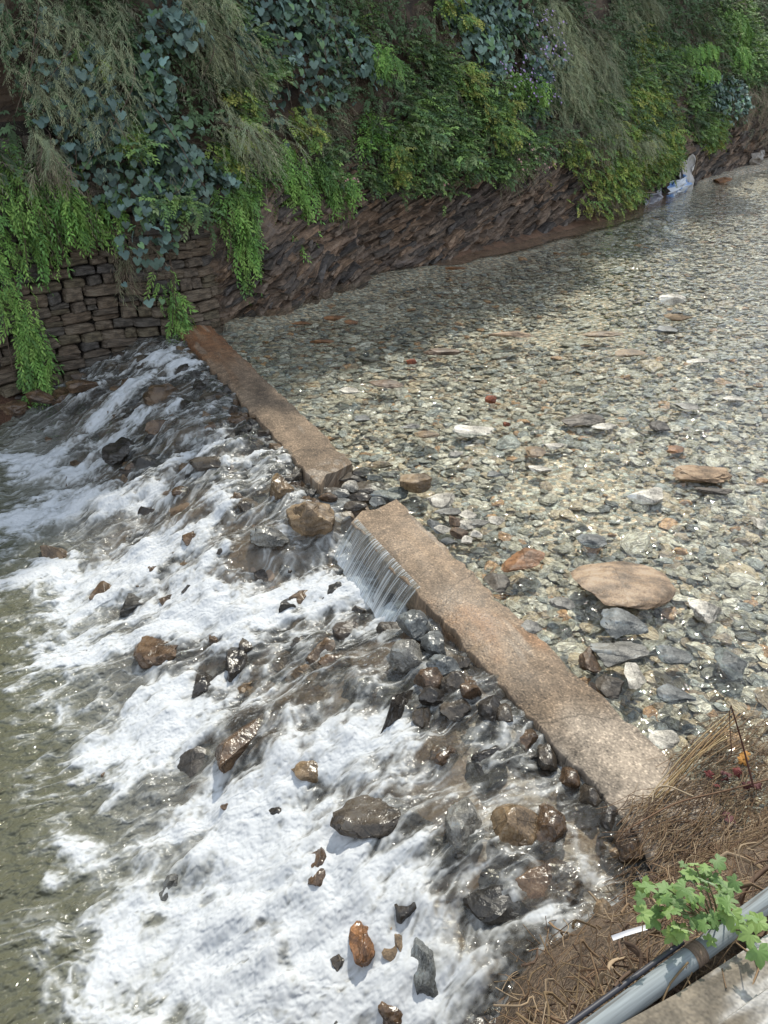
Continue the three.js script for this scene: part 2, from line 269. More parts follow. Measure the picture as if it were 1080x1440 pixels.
{
  const r = seeded(555), lists = pebbleShapes.map(() => []), big = [];
  const silt = (x, z) => { const [a, d] = toSill(x, z), up = -d - SILL_WIDTH; return smooth(0.60, 0.72, fbm2(x * 0.55 + 3, z * 0.55, 3, 340) + 0.18 * smooth(0.9, 0.1, up) * smooth(2, 4, a) * smooth(9, 7.5, a)); };
  const add = (x, z, size) => {
    if (r() < 0.85 * silt(x, z)) return;
    const [t, n] = nearestFoot(x, z); if (n < 0.15) return;
    const mudW = t > WALL_END + 3 && t < 32 ? 0.9 : 0.2; if (n < mudW && r() < 0.85) return;
    const [a, d] = toSill(x, z); if (d > -SILL_WIDTH - size * 0.7) return;
    const y = bedDepth(x, z) + size * rr(-0.10, 0.11, r) + 0.32 * smooth(30, 44, t) * smooth(2.5, 0.2, n), c = stoneTone(r);
    lists[Math.floor(r() * lists.length)].push([x, y, z, rr(-0.22, 0.22, r), r() * 6.28, rr(-0.22, 0.22, r), size, size * rr(0.8, 1.25, r), size, ...c]);
  };
  // even cover out to 40 m, thinning with distance as single stones stop showing
  for (let i = 0; i < 105000; i++) {
    const up = 0.05 + 34 * Math.pow(r(), 2.0), a = rr(-3 - up * 1.0, Math.min(12.5, 11 + up * 0.35), r), [x, z] = fromSill(a, -up - SILL_WIDTH);
    if (x > 4 - z * 0.62 || x < -4.5 + z * 0.2) continue;
    const size = 0.014 + 0.10 * Math.pow(r(), 3.0) + 0.0010 * up;
    add(x, z, size);
  }
  for (let i = 0; i < 1500; i++) { const up = 0.2 + 26 * Math.pow(r(), 1.5), a = rr(-3 - up, 12, r), [x, z] = fromSill(a, -up - SILL_WIDTH); add(x, z, rr(0.08, 0.15, r)); }
  for (let i = 0; i < 260; i++) { const up = 0.5 + 22 * Math.pow(r(), 1.4), a = rr(0 - up, 12, r), [x, z] = fromSill(a, -up - SILL_WIDTH); add(x, z, rr(0.15, 0.24, r)); }
  const stoneMats = stoneTones.map(q => rockMaterial(q[0], q[1], q[2], 0.5));
  // the 300 that show largest become single parts of the bed, the rest stay together
  lists.forEach((l, k) => l.forEach((q, i) => { const p = new THREE.Vector3(q[0], q[1], q[2]), s = q[6] / perPixel(p), d = rayOf(0, 0); const inView = Math.abs(q[0] / perPixel(p)) < 540; if (inView) big.push([s, k, i]); }));
  big.sort((a, b) => b[0] - a[0]); const chosen = big.slice(0, 290), gone = lists.map(() => new Set());
  for (const [, k, i] of chosen) {
    const q = lists[k][i]; gone[k].add(i);
    let m = stoneMats[0], best = 9; stoneTones.forEach((s, j) => { const e = Math.abs(s[0] - q[9]) + Math.abs(s[1] - q[10]) + Math.abs(s[2] - q[11]); if (e < best) { best = e; m = stoneMats[j]; } });
    const o = part('stone', pebbleShapes[k], m, riverbed); o.position.set(q[0], q[1], q[2]); o.rotation.set(q[3], q[4], q[5], 'YXZ'); o.scale.set(q[6], q[7], q[8]);
  }
  lists.forEach((l, k) => copies('gravel_stones', pebbleShapes[k], stoneMaterial, l.filter((q, i) => !gone[k].has(i)), riverbed));
}

// ---------- the concrete sill ----------
const sillLook = (() => {
  const L = 11, map = texture(2048, 256, (u, v, c) => {
    const a = u * L, w = v * 0.8, n = fbm2(a * 1.4, w * 3, 4, 200), f = fbm2(a * 14, w * 14, 3, 210), g = noise2(a * 95, w * 95, 220), st = fbm2(a * 1.1 + 0.9 * w, w * 7 + a * 0.4, 3, 230);
    let r = 0.60, gg = 0.515, b = 0.425; const far = smooth(3.2, 0.2, a + (n - 0.5) * 1.5), near = smooth(9.1, 9.7, a + (n - 0.5));
    r = lerp(r, 0.68, near); gg = lerp(gg, 0.62, near); b = lerp(b, 0.55, near);
    const rust = Math.max(far * (0.35 + 0.65 * smooth(0.35, 0.6, st)), 0.4 * smooth(0.50, 0.72, n) * smooth(7.6, 8.2, a) * smooth(9.6, 9.1, a)); r = lerp(r, 0.54, rust); gg = lerp(gg, 0.37, rust); b = lerp(b, 0.24, rust);
    const pale = smooth(0.66, 0.75, st) * 0.5 + 0.8 * smooth(0.25, 0.05, Math.abs(a - 5.42 + 0.3 * w)) * smooth(0.45, 0.6, f); r = lerp(r, 0.66, pale); gg = lerp(gg, 0.61, pale); b = lerp(b, 0.55, pale);
    const crack = smooth(0.012, 0.004, Math.abs(a - 9.45 - 0.35 * w - 0.12 * (fbm2(w * 9, 2, 3, 240) - 0.5))) + smooth(0.010, 0.003, Math.abs(a - 8.05 + 0.5 * w - 0.2 * (fbm2(w * 8, 4, 3, 241) - 0.5)));
    const k = (0.82 + 0.42 * (n - 0.5) + 0.30 * (f - 0.5) + 0.30 * (g - 0.5) + (g > 0.86 ? 0.16 : 0) - (g < 0.1 ? 0.14 : 0)) * (1 - 0.22 * clamp(crack)); c[0] = r * k; c[1] = gg * k; c[2] = b * k;
  }, true, false);
  const rough = texture(1024, 128, (u, v, c) => { const a = u * L, w = v * 0.8, n = fbm2(a * 3, w * 6, 4, 250), wet = smooth(6.4, 7.0, a) * smooth(9.4, 9.0, a) + smooth(10.0, 10.4, a); c[1] = lerp(0.9, 0.42 + 0.55 * n, clamp(wet)); c[0] = c[2] = 0; }, false, false);
  const bump = texture(2048, 256, (u, v, c) => { const a = u * L, w = v * 0.8; c[0] = c[1] = c[2] = 0.3 * fbm2(a * 6, w * 6, 4, 260) + 0.7 * noise2(a * 110, w * 110, 270); }, false, false);
  return new THREE.MeshStandardMaterial({ map, roughnessMap: rough, roughness: 1, bumpMap: bump, bumpScale: 0.006 });
})();
function slab(a0, a1, skew0, skew1, w = SILL_WIDTH, top = 0, deep = 0.9) {   // a weathered block along the sill with chipped arrises
  const n = Math.round((a1 - a0) / 0.03), ring = [];
  const rim = 0.016;
  ring.push([0.012, -deep], [0.006, -deep * 0.5], [0, -0.12], [0.004, -0.05], [0.007, -0.009], [rim, 0], [w * 0.3, 0.004], [w * 0.5, 0.006], [w * 0.7, 0.003], [w - rim, 0], [w - 0.006, -0.009], [w, -0.05], [w, -deep]);
  const m = ring.length - 1;
  const g = grid(n, m, (u, v, o) => {
    const [q, h] = ring[Math.round(v * m)], j0 = 0.16 * (noise2(q * 11, a0, 285) - 0.5) + 0.05 * (noise2(h * 9 + q * 30, a0, 286) - 0.5), j1 = 0.16 * (noise2(q * 11, a1 + 3, 287) - 0.5) + 0.05 * (noise2(h * 9 + q * 30, a1, 288) - 0.5), a = lerp(a0 + skew0 * q / w + j0, a1 + skew1 * q / w + j1, u), edge = h > -0.2 ? 1 : 0.4;
    const chip = 0.06 * (fbm2(a * 2.2, q > w / 2 ? 9 : 2, 4, 280) - 0.5) + 0.03 * (noise2(a * 14, q > w / 2 ? 5 : 1, 281) - 0.5);
    const side = q < w * 0.25 ? chip : q > w * 0.75 ? -chip : 0, drop = (q < 0.05 || q > w - 0.05) ? -0.05 * Math.pow(noise2(a * 9, q * 3, 282), 3) : 0;
    const face = h < -0.1 ? 0.06 * (fbm2(a * 5, h * 6, 3, 283) - 0.5) : 0;
    const [x, z] = fromSill(a, -(q + side * edge + face)); o[0] = x; o[1] = top + h + drop + 0.012 * (fbm2(a * 1.2, q * 3, 3, 284) - 0.5); o[2] = z;
  }, (u, v, o, q) => { const [a, d] = toSill(o[0], o[2]); q[0] = a / 11; q[1] = clamp((-d + Math.max(0, -o[1] - 0.05)) / 0.8, 0.02, 0.98); });
  // close the two ends
  const pos = g.attributes.position, idx = Array.from(g.index.array);
  for (let k = 1; k < m; k++) { const e = i => i * (n + 1), f = i => i * (n + 1) + n; idx.push(e(0), e(k + 1), e(k), f(0), f(k), f(k + 1)); }
  g.setIndex(idx); g.computeVertexNormals(); return toCreasedNormals(g, 0.9);
}
solid('concrete_slab', slab(-0.35, 5.62, 0, -0.30), sillLook, 'long rust-stained concrete slab of the sill, running to the stone wall', 'concrete slab');
solid('concrete_slab', slab(6.42, 11.0, -0.14, 0.1, 0.59), sillLook, 'wet tan concrete slab of the sill, below the broken gap', 'concrete slab');

// ---------- rapids below the sill: bed, water, foam ----------
{
  const g = grid(240, 130, (u, v, o) => { const a = lerp(-3.5, 14, u), d = lerp(-0.4, 9, v), [x, z] = fromSill(a, d); o[0] = x; o[2] = z; o[1] = rapidsHeight(a, Math.max(0, d)) - 0.10 - 0.22 * smooth(1.8, 3.2, d) + 0.22 * (fbm2(a * 2.2, d * 2.2, 4, 300) - 0.5) * smooth(3.6, 2, d); },
    (u, v, o, q) => { q[0] = o[0] * 0.7; q[1] = o[2] * 0.7; }, (u, v, o, c) => { const w = fbm2(o[0] * 1.4, o[2] * 1.4, 4, 305), k = 0.7 + 0.7 * fbm2(o[0] * 5, o[2] * 5, 3, 306), [a, d] = toSill(o[0], o[2]), pool = smooth(2.2, 3.2, d); c[0] = lerp(lerp(0.09, 0.26, w), 0.15, pool) * k; c[1] = lerp(lerp(0.07, 0.185, w), 0.14, pool) * k; c[2] = lerp(lerp(0.055, 0.125, w), 0.08, pool) * k; });
  const bed = setting('rapids_bed', g, new THREE.MeshStandardMaterial({ map: rockMap, bumpMap: rockBump, bumpScale: 0.05, roughness: 0.4, vertexColors: true }));
  // loose rocks under and through the falling water
  const r = seeded(616), shapes = []; for (let i = 0; i < 9; i++) { const q = rockShape(640 + i, 5, 14, 0.22, 0.45); q.scale(1, 0.7, 0.8); q.computeVertexNormals(); shapes.push(boxUv(toCreasedNormals(q, 0.45), 0.3)); }
  const mats = [[0.075, 0.06, 0.05], [0.14, 0.095, 0.06], [0.10, 0.09, 0.08], [0.19, 0.135, 0.085], [0.13, 0.135, 0.135], [0.05, 0.048, 0.046]].map(q => rockMaterial(...q, 0.4));
  for (let i = 0; i < 48; i++) { const a = 0.2 + 5.9 * i / 48 + rr(-0.05, 0.05, r), d = rr(0.04, 0.24, r), size = rr(0.06, 0.13, r), [x, z] = fromSill(a, d), o = part('rock', shapes[i % 9], mats[Math.floor(r() * 6)], bed); o.position.set(x, rapidsHeight(a, d) + rr(-0.2, 0.35, r) * size, z); o.rotation.set(rr(-0.4, 0.4, r), r() * 6.28, rr(-0.4, 0.4, r)); o.scale.setScalar(size); }
  for (let i = 0; i < 245; i++) { const a = rr(-0.6, 11, r), d = 0.08 + 2.7 * Math.pow(r(), 1.25), size = rr(0.08, 0.26, r) * (i < 60 ? 1.4 : 1) * (a > 7.5 ? 0.85 : 1), [x, z] = fromSill(a, d), o = part('rock', shapes[i % 9], mats[Math.floor(r() * 6)], bed); o.position.set(x, rapidsHeight(a, d) + rr(-1.1, -0.3, r) * size, z); o.rotation.set(rr(-0.4, 0.4, r), r() * 6.28, rr(-0.4, 0.4, r)); o.scale.setScalar(size); }
}
// ---------- boulders ----------
const TONE = { dark: [0.06, 0.054, 0.05], brown: [0.15, 0.10, 0.065], tan: [0.26, 0.19, 0.12], grey: [0.25, 0.255, 0.25], slate: [0.17, 0.19, 0.205], pale: [0.60, 0.59, 0.55], white: [0.76, 0.75, 0.71], cream: [0.35, 0.255, 0.175], rust: [0.30, 0.155, 0.075], brick: [0.34, 0.11, 0.06], mid: [0.105, 0.09, 0.075] };
let rockSeed = 1; const wakes = [];
const TONE_WORD = { dark: 'black', brown: 'brown', tan: 'tan', grey: 'grey', slate: 'blue-grey', pale: 'pale', cream: 'buff', white: 'white', rust: 'rust-brown', mid: 'dark grey-brown' };
function rapidsWords(px, py, w, tone) { const p = onRapids(px, py), [a, d] = toSill(p.x, p.z); return `${w * perPixel(p) > 0.26 ? 'larger' : 'small'} ${TONE_WORD[tone]} wet rock ${d < 0.7 ? 'close under' : d < 1.7 ? 'halfway down the rapids below' : 'at the foot of the rapids below'} ${a < 5.7 ? 'the rust-stained slab' : a < 7.8 ? 'the waterfall' : 'the lower slab'}`; }
function streamWords(px, py, w, tone) { const p = at(px, py, WATER), [a, d] = toSill(p.x, p.z); return `${w * perPixel(p) > 0.32 ? 'broad' : 'mid-sized'} flat ${TONE_WORD[tone]} stone ${-d < 1.6 ? 'just upstream of the sill' : -d < 4 ? 'on the gravel mid-stream' : 'on the gravel well upstream of the sill'}`; }
function boulder(px, py, w, h, tone, label, o = {}) {
  const p = o.up ? at(px, py, o.y ?? WATER) : o.y !== undefined ? at(px, py, o.y) : onRapids(px, py), m = perPixel(p), sx = w * m / 2, sy = h * m / 2;
  const g = rockShape(rockSeed++, Math.min(w, h) > 30 ? 9 : 6, o.cuts || 13, o.rough ?? 0.2, o.crease ?? 0.6, o.up ? 0.45 : 0.56);
  const flat = o.flat ?? 0.75; g.scale(sx * 1.2, sy * flat * 1.25, Math.max(sy * (o.deep ?? 1.15), 0.3 * sx) * 1.2); if (o.tilt || o.roll) { g.rotateZ(o.roll || 0); g.rotateX(o.tilt || 0); } if (o.turn) g.rotateY(o.turn);
  g.computeVertexNormals(); const gg = boxUv(toCreasedNormals(g, o.crease ?? (o.up ? 0.5 : 0.75)), 1.1);
  const q = solid(o.name || 'rock', gg, rockMaterial(...TONE[tone], o.dry ?? (o.up ? 0.55 : 0.27)), label, o.category || 'rock', o.group);
  q.position.set(p.x, p.y + sy * flat * ((o.lift ?? 0.25) - (o.up ? 0 : 0.28)), p.z);
  if (!o.up) { const [wa, wd] = toSill(p.x, p.z); if (wd > 0.2) wakes.push([wa, wd, sx]); }
  return q;
}
const B = boulder;
B(168, 640, 42, 40, 'dark', 'round black wet rock standing alone in white water facing the stone wall', { lift: 0.5 });
B(226, 602, 36, 28, 'brown', 'small brown rock in the foam between the black rock and the sill', { lift: 0.4 });
B(96, 562, 44, 40, 'brown', 'brown rock on the mud at the foot of the stone wall', { lift: 0.5 });
B(432, 738, 64, 56, 'tan', 'large tan boulder wedged below the gap in the sill', { lift: 0.6, dry: 0.5 });
B(394, 692, 36, 44, 'tan', 'upright tan and grey rock above the large tan boulder', { lift: 0.5 });
B(380, 757, 46, 38, 'grey', 'grey rock leaning against the large tan boulder', { lift: 0.5 });
B(305, 652, 66, 40, 'mid', 'flat rock glazed by water in the middle of the cascade', { flat: 0.5 });
B(375, 652, 50, 26, 'grey', 'flat grey rock beside the rust-stained concrete slab', { flat: 0.6 });
B(272, 758, 32, 24, 'brown', 'small brown rock tip poking through the foam', { lift: 0.3 });
B(225, 920, 62, 52, 'brown', 'rough brown rock with foam pouring round it, downhill of the waterfall', { rough: 0.2, lift: 0.4 });
B(332, 935, 36, 50, 'dark', 'black wet rock standing in the stream from the waterfall', { lift: 0.3 });
B(286, 968, 34, 40, 'dark', 'low black rock between the rough brown rock and the long tilted slab rock', { lift: 0.2 });
B(340, 1054, 120, 62, 'brown', 'long dark brown slab rock lying tilted in the white water', { roll: 0.12, turn: 0.95, flat: 0.55, deep: 0.75, lift: 1.0, cuts: 18, rough: 0.1 });
B(436, 1085, 46, 30, 'tan', 'small tan rock awash beside the long tilted slab rock', { lift: 0.2 });
B(336, 1134, 48, 30, 'brown', 'low brown rock awash below the long tilted slab rock', { lift: 0.2 });
B(392, 1142, 40, 26, 'dark', 'low black rock awash beside the low brown rock', { lift: 0.15 });
B(545, 1152, 118, 62, 'mid', 'broad dark ribbed rock with water sliding over it', { flat: 0.6, lift: 0.3, cuts: 9 });
B(657, 1172, 54, 64, 'grey', 'grey boulder with a pale flat top, next to the golden boulder', { lift: 0.75 });
B(724, 1174, 66, 58, 'tan', 'round golden brown boulder with a white crown', { lift: 0.8, rough: 0.08 });
B(772, 1166, 44, 52, 'brown', 'dark brown rock behind the golden boulder', { lift: 0.3 });
B(574, 1274, 48, 44, 'dark', 'round black rock ringed by foam', { lift: 0.45, rough: 0.07 });
B(510, 1328, 34, 52, 'rust', 'small orange-brown pointed rock in the foam', { lift: 0.4 });
B(446, 1228, 30, 60, 'brown', 'narrow brown rock edge showing under thin foam', { lift: 0.1 });
B(655, 1300, 190, 120, 'tan', 'broad brown rock under a sheet of glittering water', { flat: 0.36, lift: -1.45, cuts: 10, rough: 0.35 });
B(602, 1362, 44, 80, 'slate', 'steep blue-black slate rock at the edge of the broad brown rock', { lift: 0.2 });
B(668, 1392, 60, 40, 'dark', 'black rock under the lip of the broad brown rock', { lift: 0.1 });
B(846, 1284, 24, 34, 'tan', 'small upright tan rock at the edge of the straw heap', { lift: 0.4, dry: 0.6 });
B(770, 1240, 90, 70, 'brown', 'brown rock awash between the golden boulder and the straw heap', { flat: 0.5, lift: 0.0, rough: 0.2 });
// rocks heaped under the lip of the sill
const lip = [[584, 888, 44, 44, 'slate'], [611, 912, 30, 40, 'slate'], [572, 926, 46, 44, 'grey'], [627, 940, 42, 32, 'slate'], [638, 968, 34, 40, 'mid'], [602, 962, 40, 36, 'brown'], [566, 853, 28, 28, 'pale'], [541, 852, 34, 28, 'dark'], [660, 975, 30, 40, 'brown'], [690, 1000, 30, 36, 'dark'], [648, 935, 26, 22, 'mid'], [610, 985, 36, 34, 'dark'], [640, 1000, 40, 30, 'mid'], [712, 1010, 28, 32, 'mid'], [742, 1042, 30, 30, 'brown'], [770, 1066, 28, 34, 'mid'], [800, 1098, 30, 32, 'brown'], [828, 1124, 30, 36, 'mid'], [858, 1158, 30, 40, 'dark'], [880, 1190, 34, 44, 'brown']];
lip.forEach(([x, y, w, h, t], i) => B(x, y, w, h, t, `${w * h > 1500 ? 'larger' : w * h > 1050 ? 'mid-sized' : 'small'} ${TONE_WORD[t]} wet stone heaped against the lower slab, ${y < 930 ? 'near the waterfall' : y < 1030 ? 'midway along it' : 'towards the straw heap'}`, { group: ['slate', 'grey', 'pale'].includes(t) ? 'grey stones under the sill' : 'brown stones under the sill', lift: i < 12 ? 0.7 : 0.4, name: 'stone', category: 'stone', dry: 0.35 }));
B(560, 1000, 26, 84, 'dark', 'thin black slab rock on edge below the heaped grey stones', { lift: 0.2, turn: -0.5 });
B(592, 1010, 30, 40, 'mid', 'dark rock beside the thin black slab rock', { lift: 0.2 });
// the broken gap
B(470, 708, 52, 30, 'slate', 'flat grey rock in the broken gap, against the lower slab', { y: -0.14, flat: 0.5, dry: 0.5, cuts: 9, turn: 0.4 });
B(522, 690, 62, 34, 'mid', 'brownish flat rock filling the gap between the two slabs', { y: -0.12, flat: 0.4, dry: 0.4, cuts: 9 });
B(545, 697, 44, 22, 'slate', 'grey rock plate at the upstream side of the gap', { y: -0.10, flat: 0.4, dry: 0.45, cuts: 8 });
B(495, 672, 40, 20, 'mid', 'dim brown rock plate against the cut end of the rust-stained slab', { y: -0.11, flat: 0.4, dry: 0.45 });
B(492, 684, 24, 18, 'pale', 'small pale stone lying on the flat rocks in the gap', { y: -0.05, dry: 0.6 });
B(535, 654, 40, 12, 'tan', 'thin tan stone at the upstream edge of the gap', { y: -0.05, flat: 0.6, dry: 0.6 });
B(455, 715, 40, 30, 'slate', 'blue-grey stone at the downstream edge of the gap', { y: -0.22 });
[[508, 700, 30, 18, 'mid'], [482, 694, 26, 18, 'grey'], [470, 690, 24, 16, 'mid'], [530, 706, 26, 16, 'slate'], [512, 664, 28, 14, 'mid'], [528, 672, 26, 14, 'grey'], [500, 712, 28, 18, 'mid'], [560, 690, 28, 14, 'slate'], [462, 700, 24, 18, 'brown'], [548, 668, 26, 12, 'grey']].forEach(q => B(...q, `small ${TONE_WORD[q[4]]} stone packed among the flat rocks of the gap`, { y: -0.07, flat: 0.7, dry: 0.4, name: 'stone', category: 'stone', group: 'rubble in the gap' }));
// the foot of the far slab and of the stone wall
const farRocks = [[262, 572, 30, 26], [300, 560, 40, 34], [330, 588, 36, 28], [285, 540, 34, 26], [345, 625, 30, 22], [245, 590, 26, 22], [262, 520, 30, 24], [205, 505, 32, 22], [300, 600, 26, 20], [185, 582, 26, 18], [360, 648, 26, 22], [390, 650, 26, 20], [325, 548, 26, 26], [320, 690, 26, 18], [215, 800, 24, 28], [266, 826, 18, 18], [352, 903, 34, 40], [300, 845, 24, 22], [420, 660, 26, 20], [345, 710, 24, 18], [240, 745, 20, 16], [425, 905, 30, 22], [400, 800, 24, 18], [470, 930, 40, 26], [505, 965, 50, 30], [480, 1040, 36, 24], [620, 1060, 40, 26], [690, 1060, 46, 28], [400, 1200, 26, 20], [460, 1290, 26, 18], [700, 1230, 60, 36], [735, 1345, 60, 40], [560, 1420, 60, 40], [690, 1430, 70, 36], [480, 1350, 26, 30], [255, 690, 26, 16], [130, 690, 24, 14], [310, 775, 26, 20], [190, 655, 24, 16]];
farRocks.forEach(([x, y, w, h], i) => B(x, y, w, h, ['dark', 'mid', 'brown'][i % 3], rapidsWords(x, y, w, ['dark', 'mid', 'brown'][i % 3]), { group: 'small rocks in the rapids', lift: -0.15, rough: 0.25 }));
[[150, 532, 50, 26], [115, 545, 40, 24], [190, 518, 44, 22], [55, 560, 44, 24], [230, 500, 30, 20], [20, 575, 40, 22]].forEach(([x, y, w, h], i) => B(x, y, w, h, i % 2 ? 'brown' : 'mid', 'brown rubble stone along the foot of the stone wall', { group: 'rubble at the wall foot', y: -0.55 + 0.12 * (i % 2), lift: 0.4, name: 'stone', category: 'stone' }));
// above the sill
const U = (px, py, w, h, tone, label, o = {}) => B(px, py, w, h, tone, label, { up: true, lift: 0.3, flat: 0.42, deep: 1.5, name: 'stone', category: 'stone', ...o });
U(736, 792, 64, 36, 'rust', 'rust-brown boulder in shallow water beside the lower slab', { flat: 0.6 });
U(868, 822, 130, 66, 'cream', 'largest flat slab stone above the sill, cream with an orange end', { flat: 0.3, cuts: 7, dry: 0.6, lift: -0.02, rough: 0.1 });
U(993, 862, 52, 34, 'white', 'white block of stone near the large cream slab stone', { flat: 0.6, dry: 0.8 });
U(880, 878, 56, 44, 'slate', 'flat blue-grey stone with a straight edge, just below the cream slab stone', { cuts: 8 });
U(866, 920, 84, 36, 'grey', 'ridged grey stone parting the water beside the lower slab', { flat: 0.6, lift: 0.3 });
U(890, 952, 36, 30, 'pale', 'pale square stone beside the ridged grey stone', { flat: 0.5 });
U(858, 968, 40, 28, 'mid', 'dark wet stone between the ridged grey stone and the slab', { flat: 0.6, lift: 0.2 });
U(826, 930, 34, 34, 'brown', 'brown wet stone beside the edge of the lower slab', { flat: 0.6, lift: 0.2 });
U(946, 918, 48, 26, 'slate', 'dark blue-grey stone under clear water', { lift: -0.2 });
U(1030, 930, 36, 44, 'slate', 'pointed slate stone under clear water', { lift: -0.2 });
U(950, 975, 46, 26, 'slate', 'dim slate stone under water near the red twigs', { lift: -0.2 });
U(588, 682, 46, 34, 'tan', 'layered reddish stone at the head of the pale stone pile', { flat: 0.8, lift: 0.3, cuts: 18 });
U(623, 706, 42, 26, 'pale', 'large pale stone on top of the small stone pile by the slab', { lift: 0.9, dry: 0.8 });
[[633, 723, 40, 15, 'grey'], [657, 726, 24, 14, 'pale'], [612, 742, 22, 20, 'slate'], [622, 747, 22, 14, 'pale'], [655, 741, 24, 14, 'pale'], [675, 739, 26, 14, 'grey'], [669, 753, 20, 14, 'white'], [630, 762, 28, 12, 'slate'], [656, 762, 22, 12, 'white'], [642, 752, 26, 16, 'brown'], [640, 735, 24, 16, 'brown'], [697, 735, 24, 14, 'pale']].forEach(q => U(...q, 'small flat stone in the pale stone pile beside the lower slab', { group: 'stones of the pale pile', lift: 0.6, flat: 0.6, dry: 0.7 }));
U(913, 699, 56, 28, 'white', 'large pale oval stone out on the gravel', { dry: 0.8, flat: 0.5, rough: 0.07 });
U(985, 669, 76, 30, 'cream', 'broad flat buff stone upstream of the pale oval stone', { dry: 0.8 });
U(665, 604, 48, 24, 'pale', 'pale angular stone lying under clear water mid-stream', { lift: -0.1 });
U(944, 426, 34, 16, 'white', 'white striped rock standing out of the stream', { flat: 0.9, lift: 0.6, dry: 0.8 });
U(935, 466, 30, 14, 'slate', 'dark stone just below the white striped rock', { flat: 0.7, lift: 0.4 });
U(955, 448, 40, 14, 'tan', 'tan flat stone beside the white striped rock', { flat: 0.6, lift: 0.4, dry: 0.8 });
U(820, 594, 62, 20, 'mid', 'long dark stone breaking the surface mid-stream', { flat: 0.6, lift: 0.2 });
U(620, 496, 50, 12, 'brown', 'long brown stone slab breaking the surface near the shade', { flat: 0.6, lift: 0.3 });
U(720, 472, 60, 14, 'cream', 'cluster-forming buff slab lying flat in the shaded stream', { flat: 0.5, lift: 0.4, dry: 0.7 });
[[690, 563, 17, 13], [579, 511, 16, 10], [711, 597, 12, 7]].forEach(q => U(...q, 'brick', 'small bright red brick fragment lying in the stream', { group: 'red brick fragments', name: 'brick_fragment', category: 'brick fragment', flat: 0.8, lift: 0.5, dry: 0.8 }));
[[470, 448, 32, 10, 'rust'], [495, 453, 24, 10, 'rust'], [452, 481, 34, 10, 'rust'], [425, 455, 26, 8, 'rust'], [640, 378, 26, 8, 'rust'], [1015, 255, 26, 16, 'rust']].forEach(q => U(...q, 'flat orange-brown stone lying in the shaded stream', { group: 'orange stones near the far bank', flat: 0.5, lift: 0.3 }));
[[760, 660, 36, 16, 'pale'], [752, 636, 28, 18, 'tan'], [490, 549, 30, 14, 'pale'], [885, 497, 40, 16, 'tan'], [780, 628, 30, 14, 'pale'], [1068, 737, 24, 18, 'pale'], [695, 667, 28, 12, 'slate'], [950, 632, 28, 14, 'rust'], [985, 508, 36, 12, 'pale'], [968, 572, 46, 14, 'grey'], [840, 470, 60, 12, 'tan'], [600, 610, 32, 14, 'tan'], [930, 600, 28, 20, 'dark'], [1000, 690, 50, 14, 'mid'], [850, 600, 34, 14, 'pale'], [545, 540, 44, 16, 'brown'], [1030, 560, 30, 12, 'pale'], [700, 820, 40, 26, 'mid'], [790, 850, 30, 18, 'grey'], [745, 880, 34, 20, 'grey'], [935, 1040, 40, 22, 'pale'], [830, 760, 36, 22, 'slate'], [640, 640, 24, 12, 'grey'], [575, 600, 26, 12, 'grey'], [510, 590, 28, 14, 'slate']].forEach(q => U(...q, streamWords(...[q[0], q[1], q[2], q[4]]), { group: 'flat stones of the stream', flat: 0.4, lift: 0.1 }));

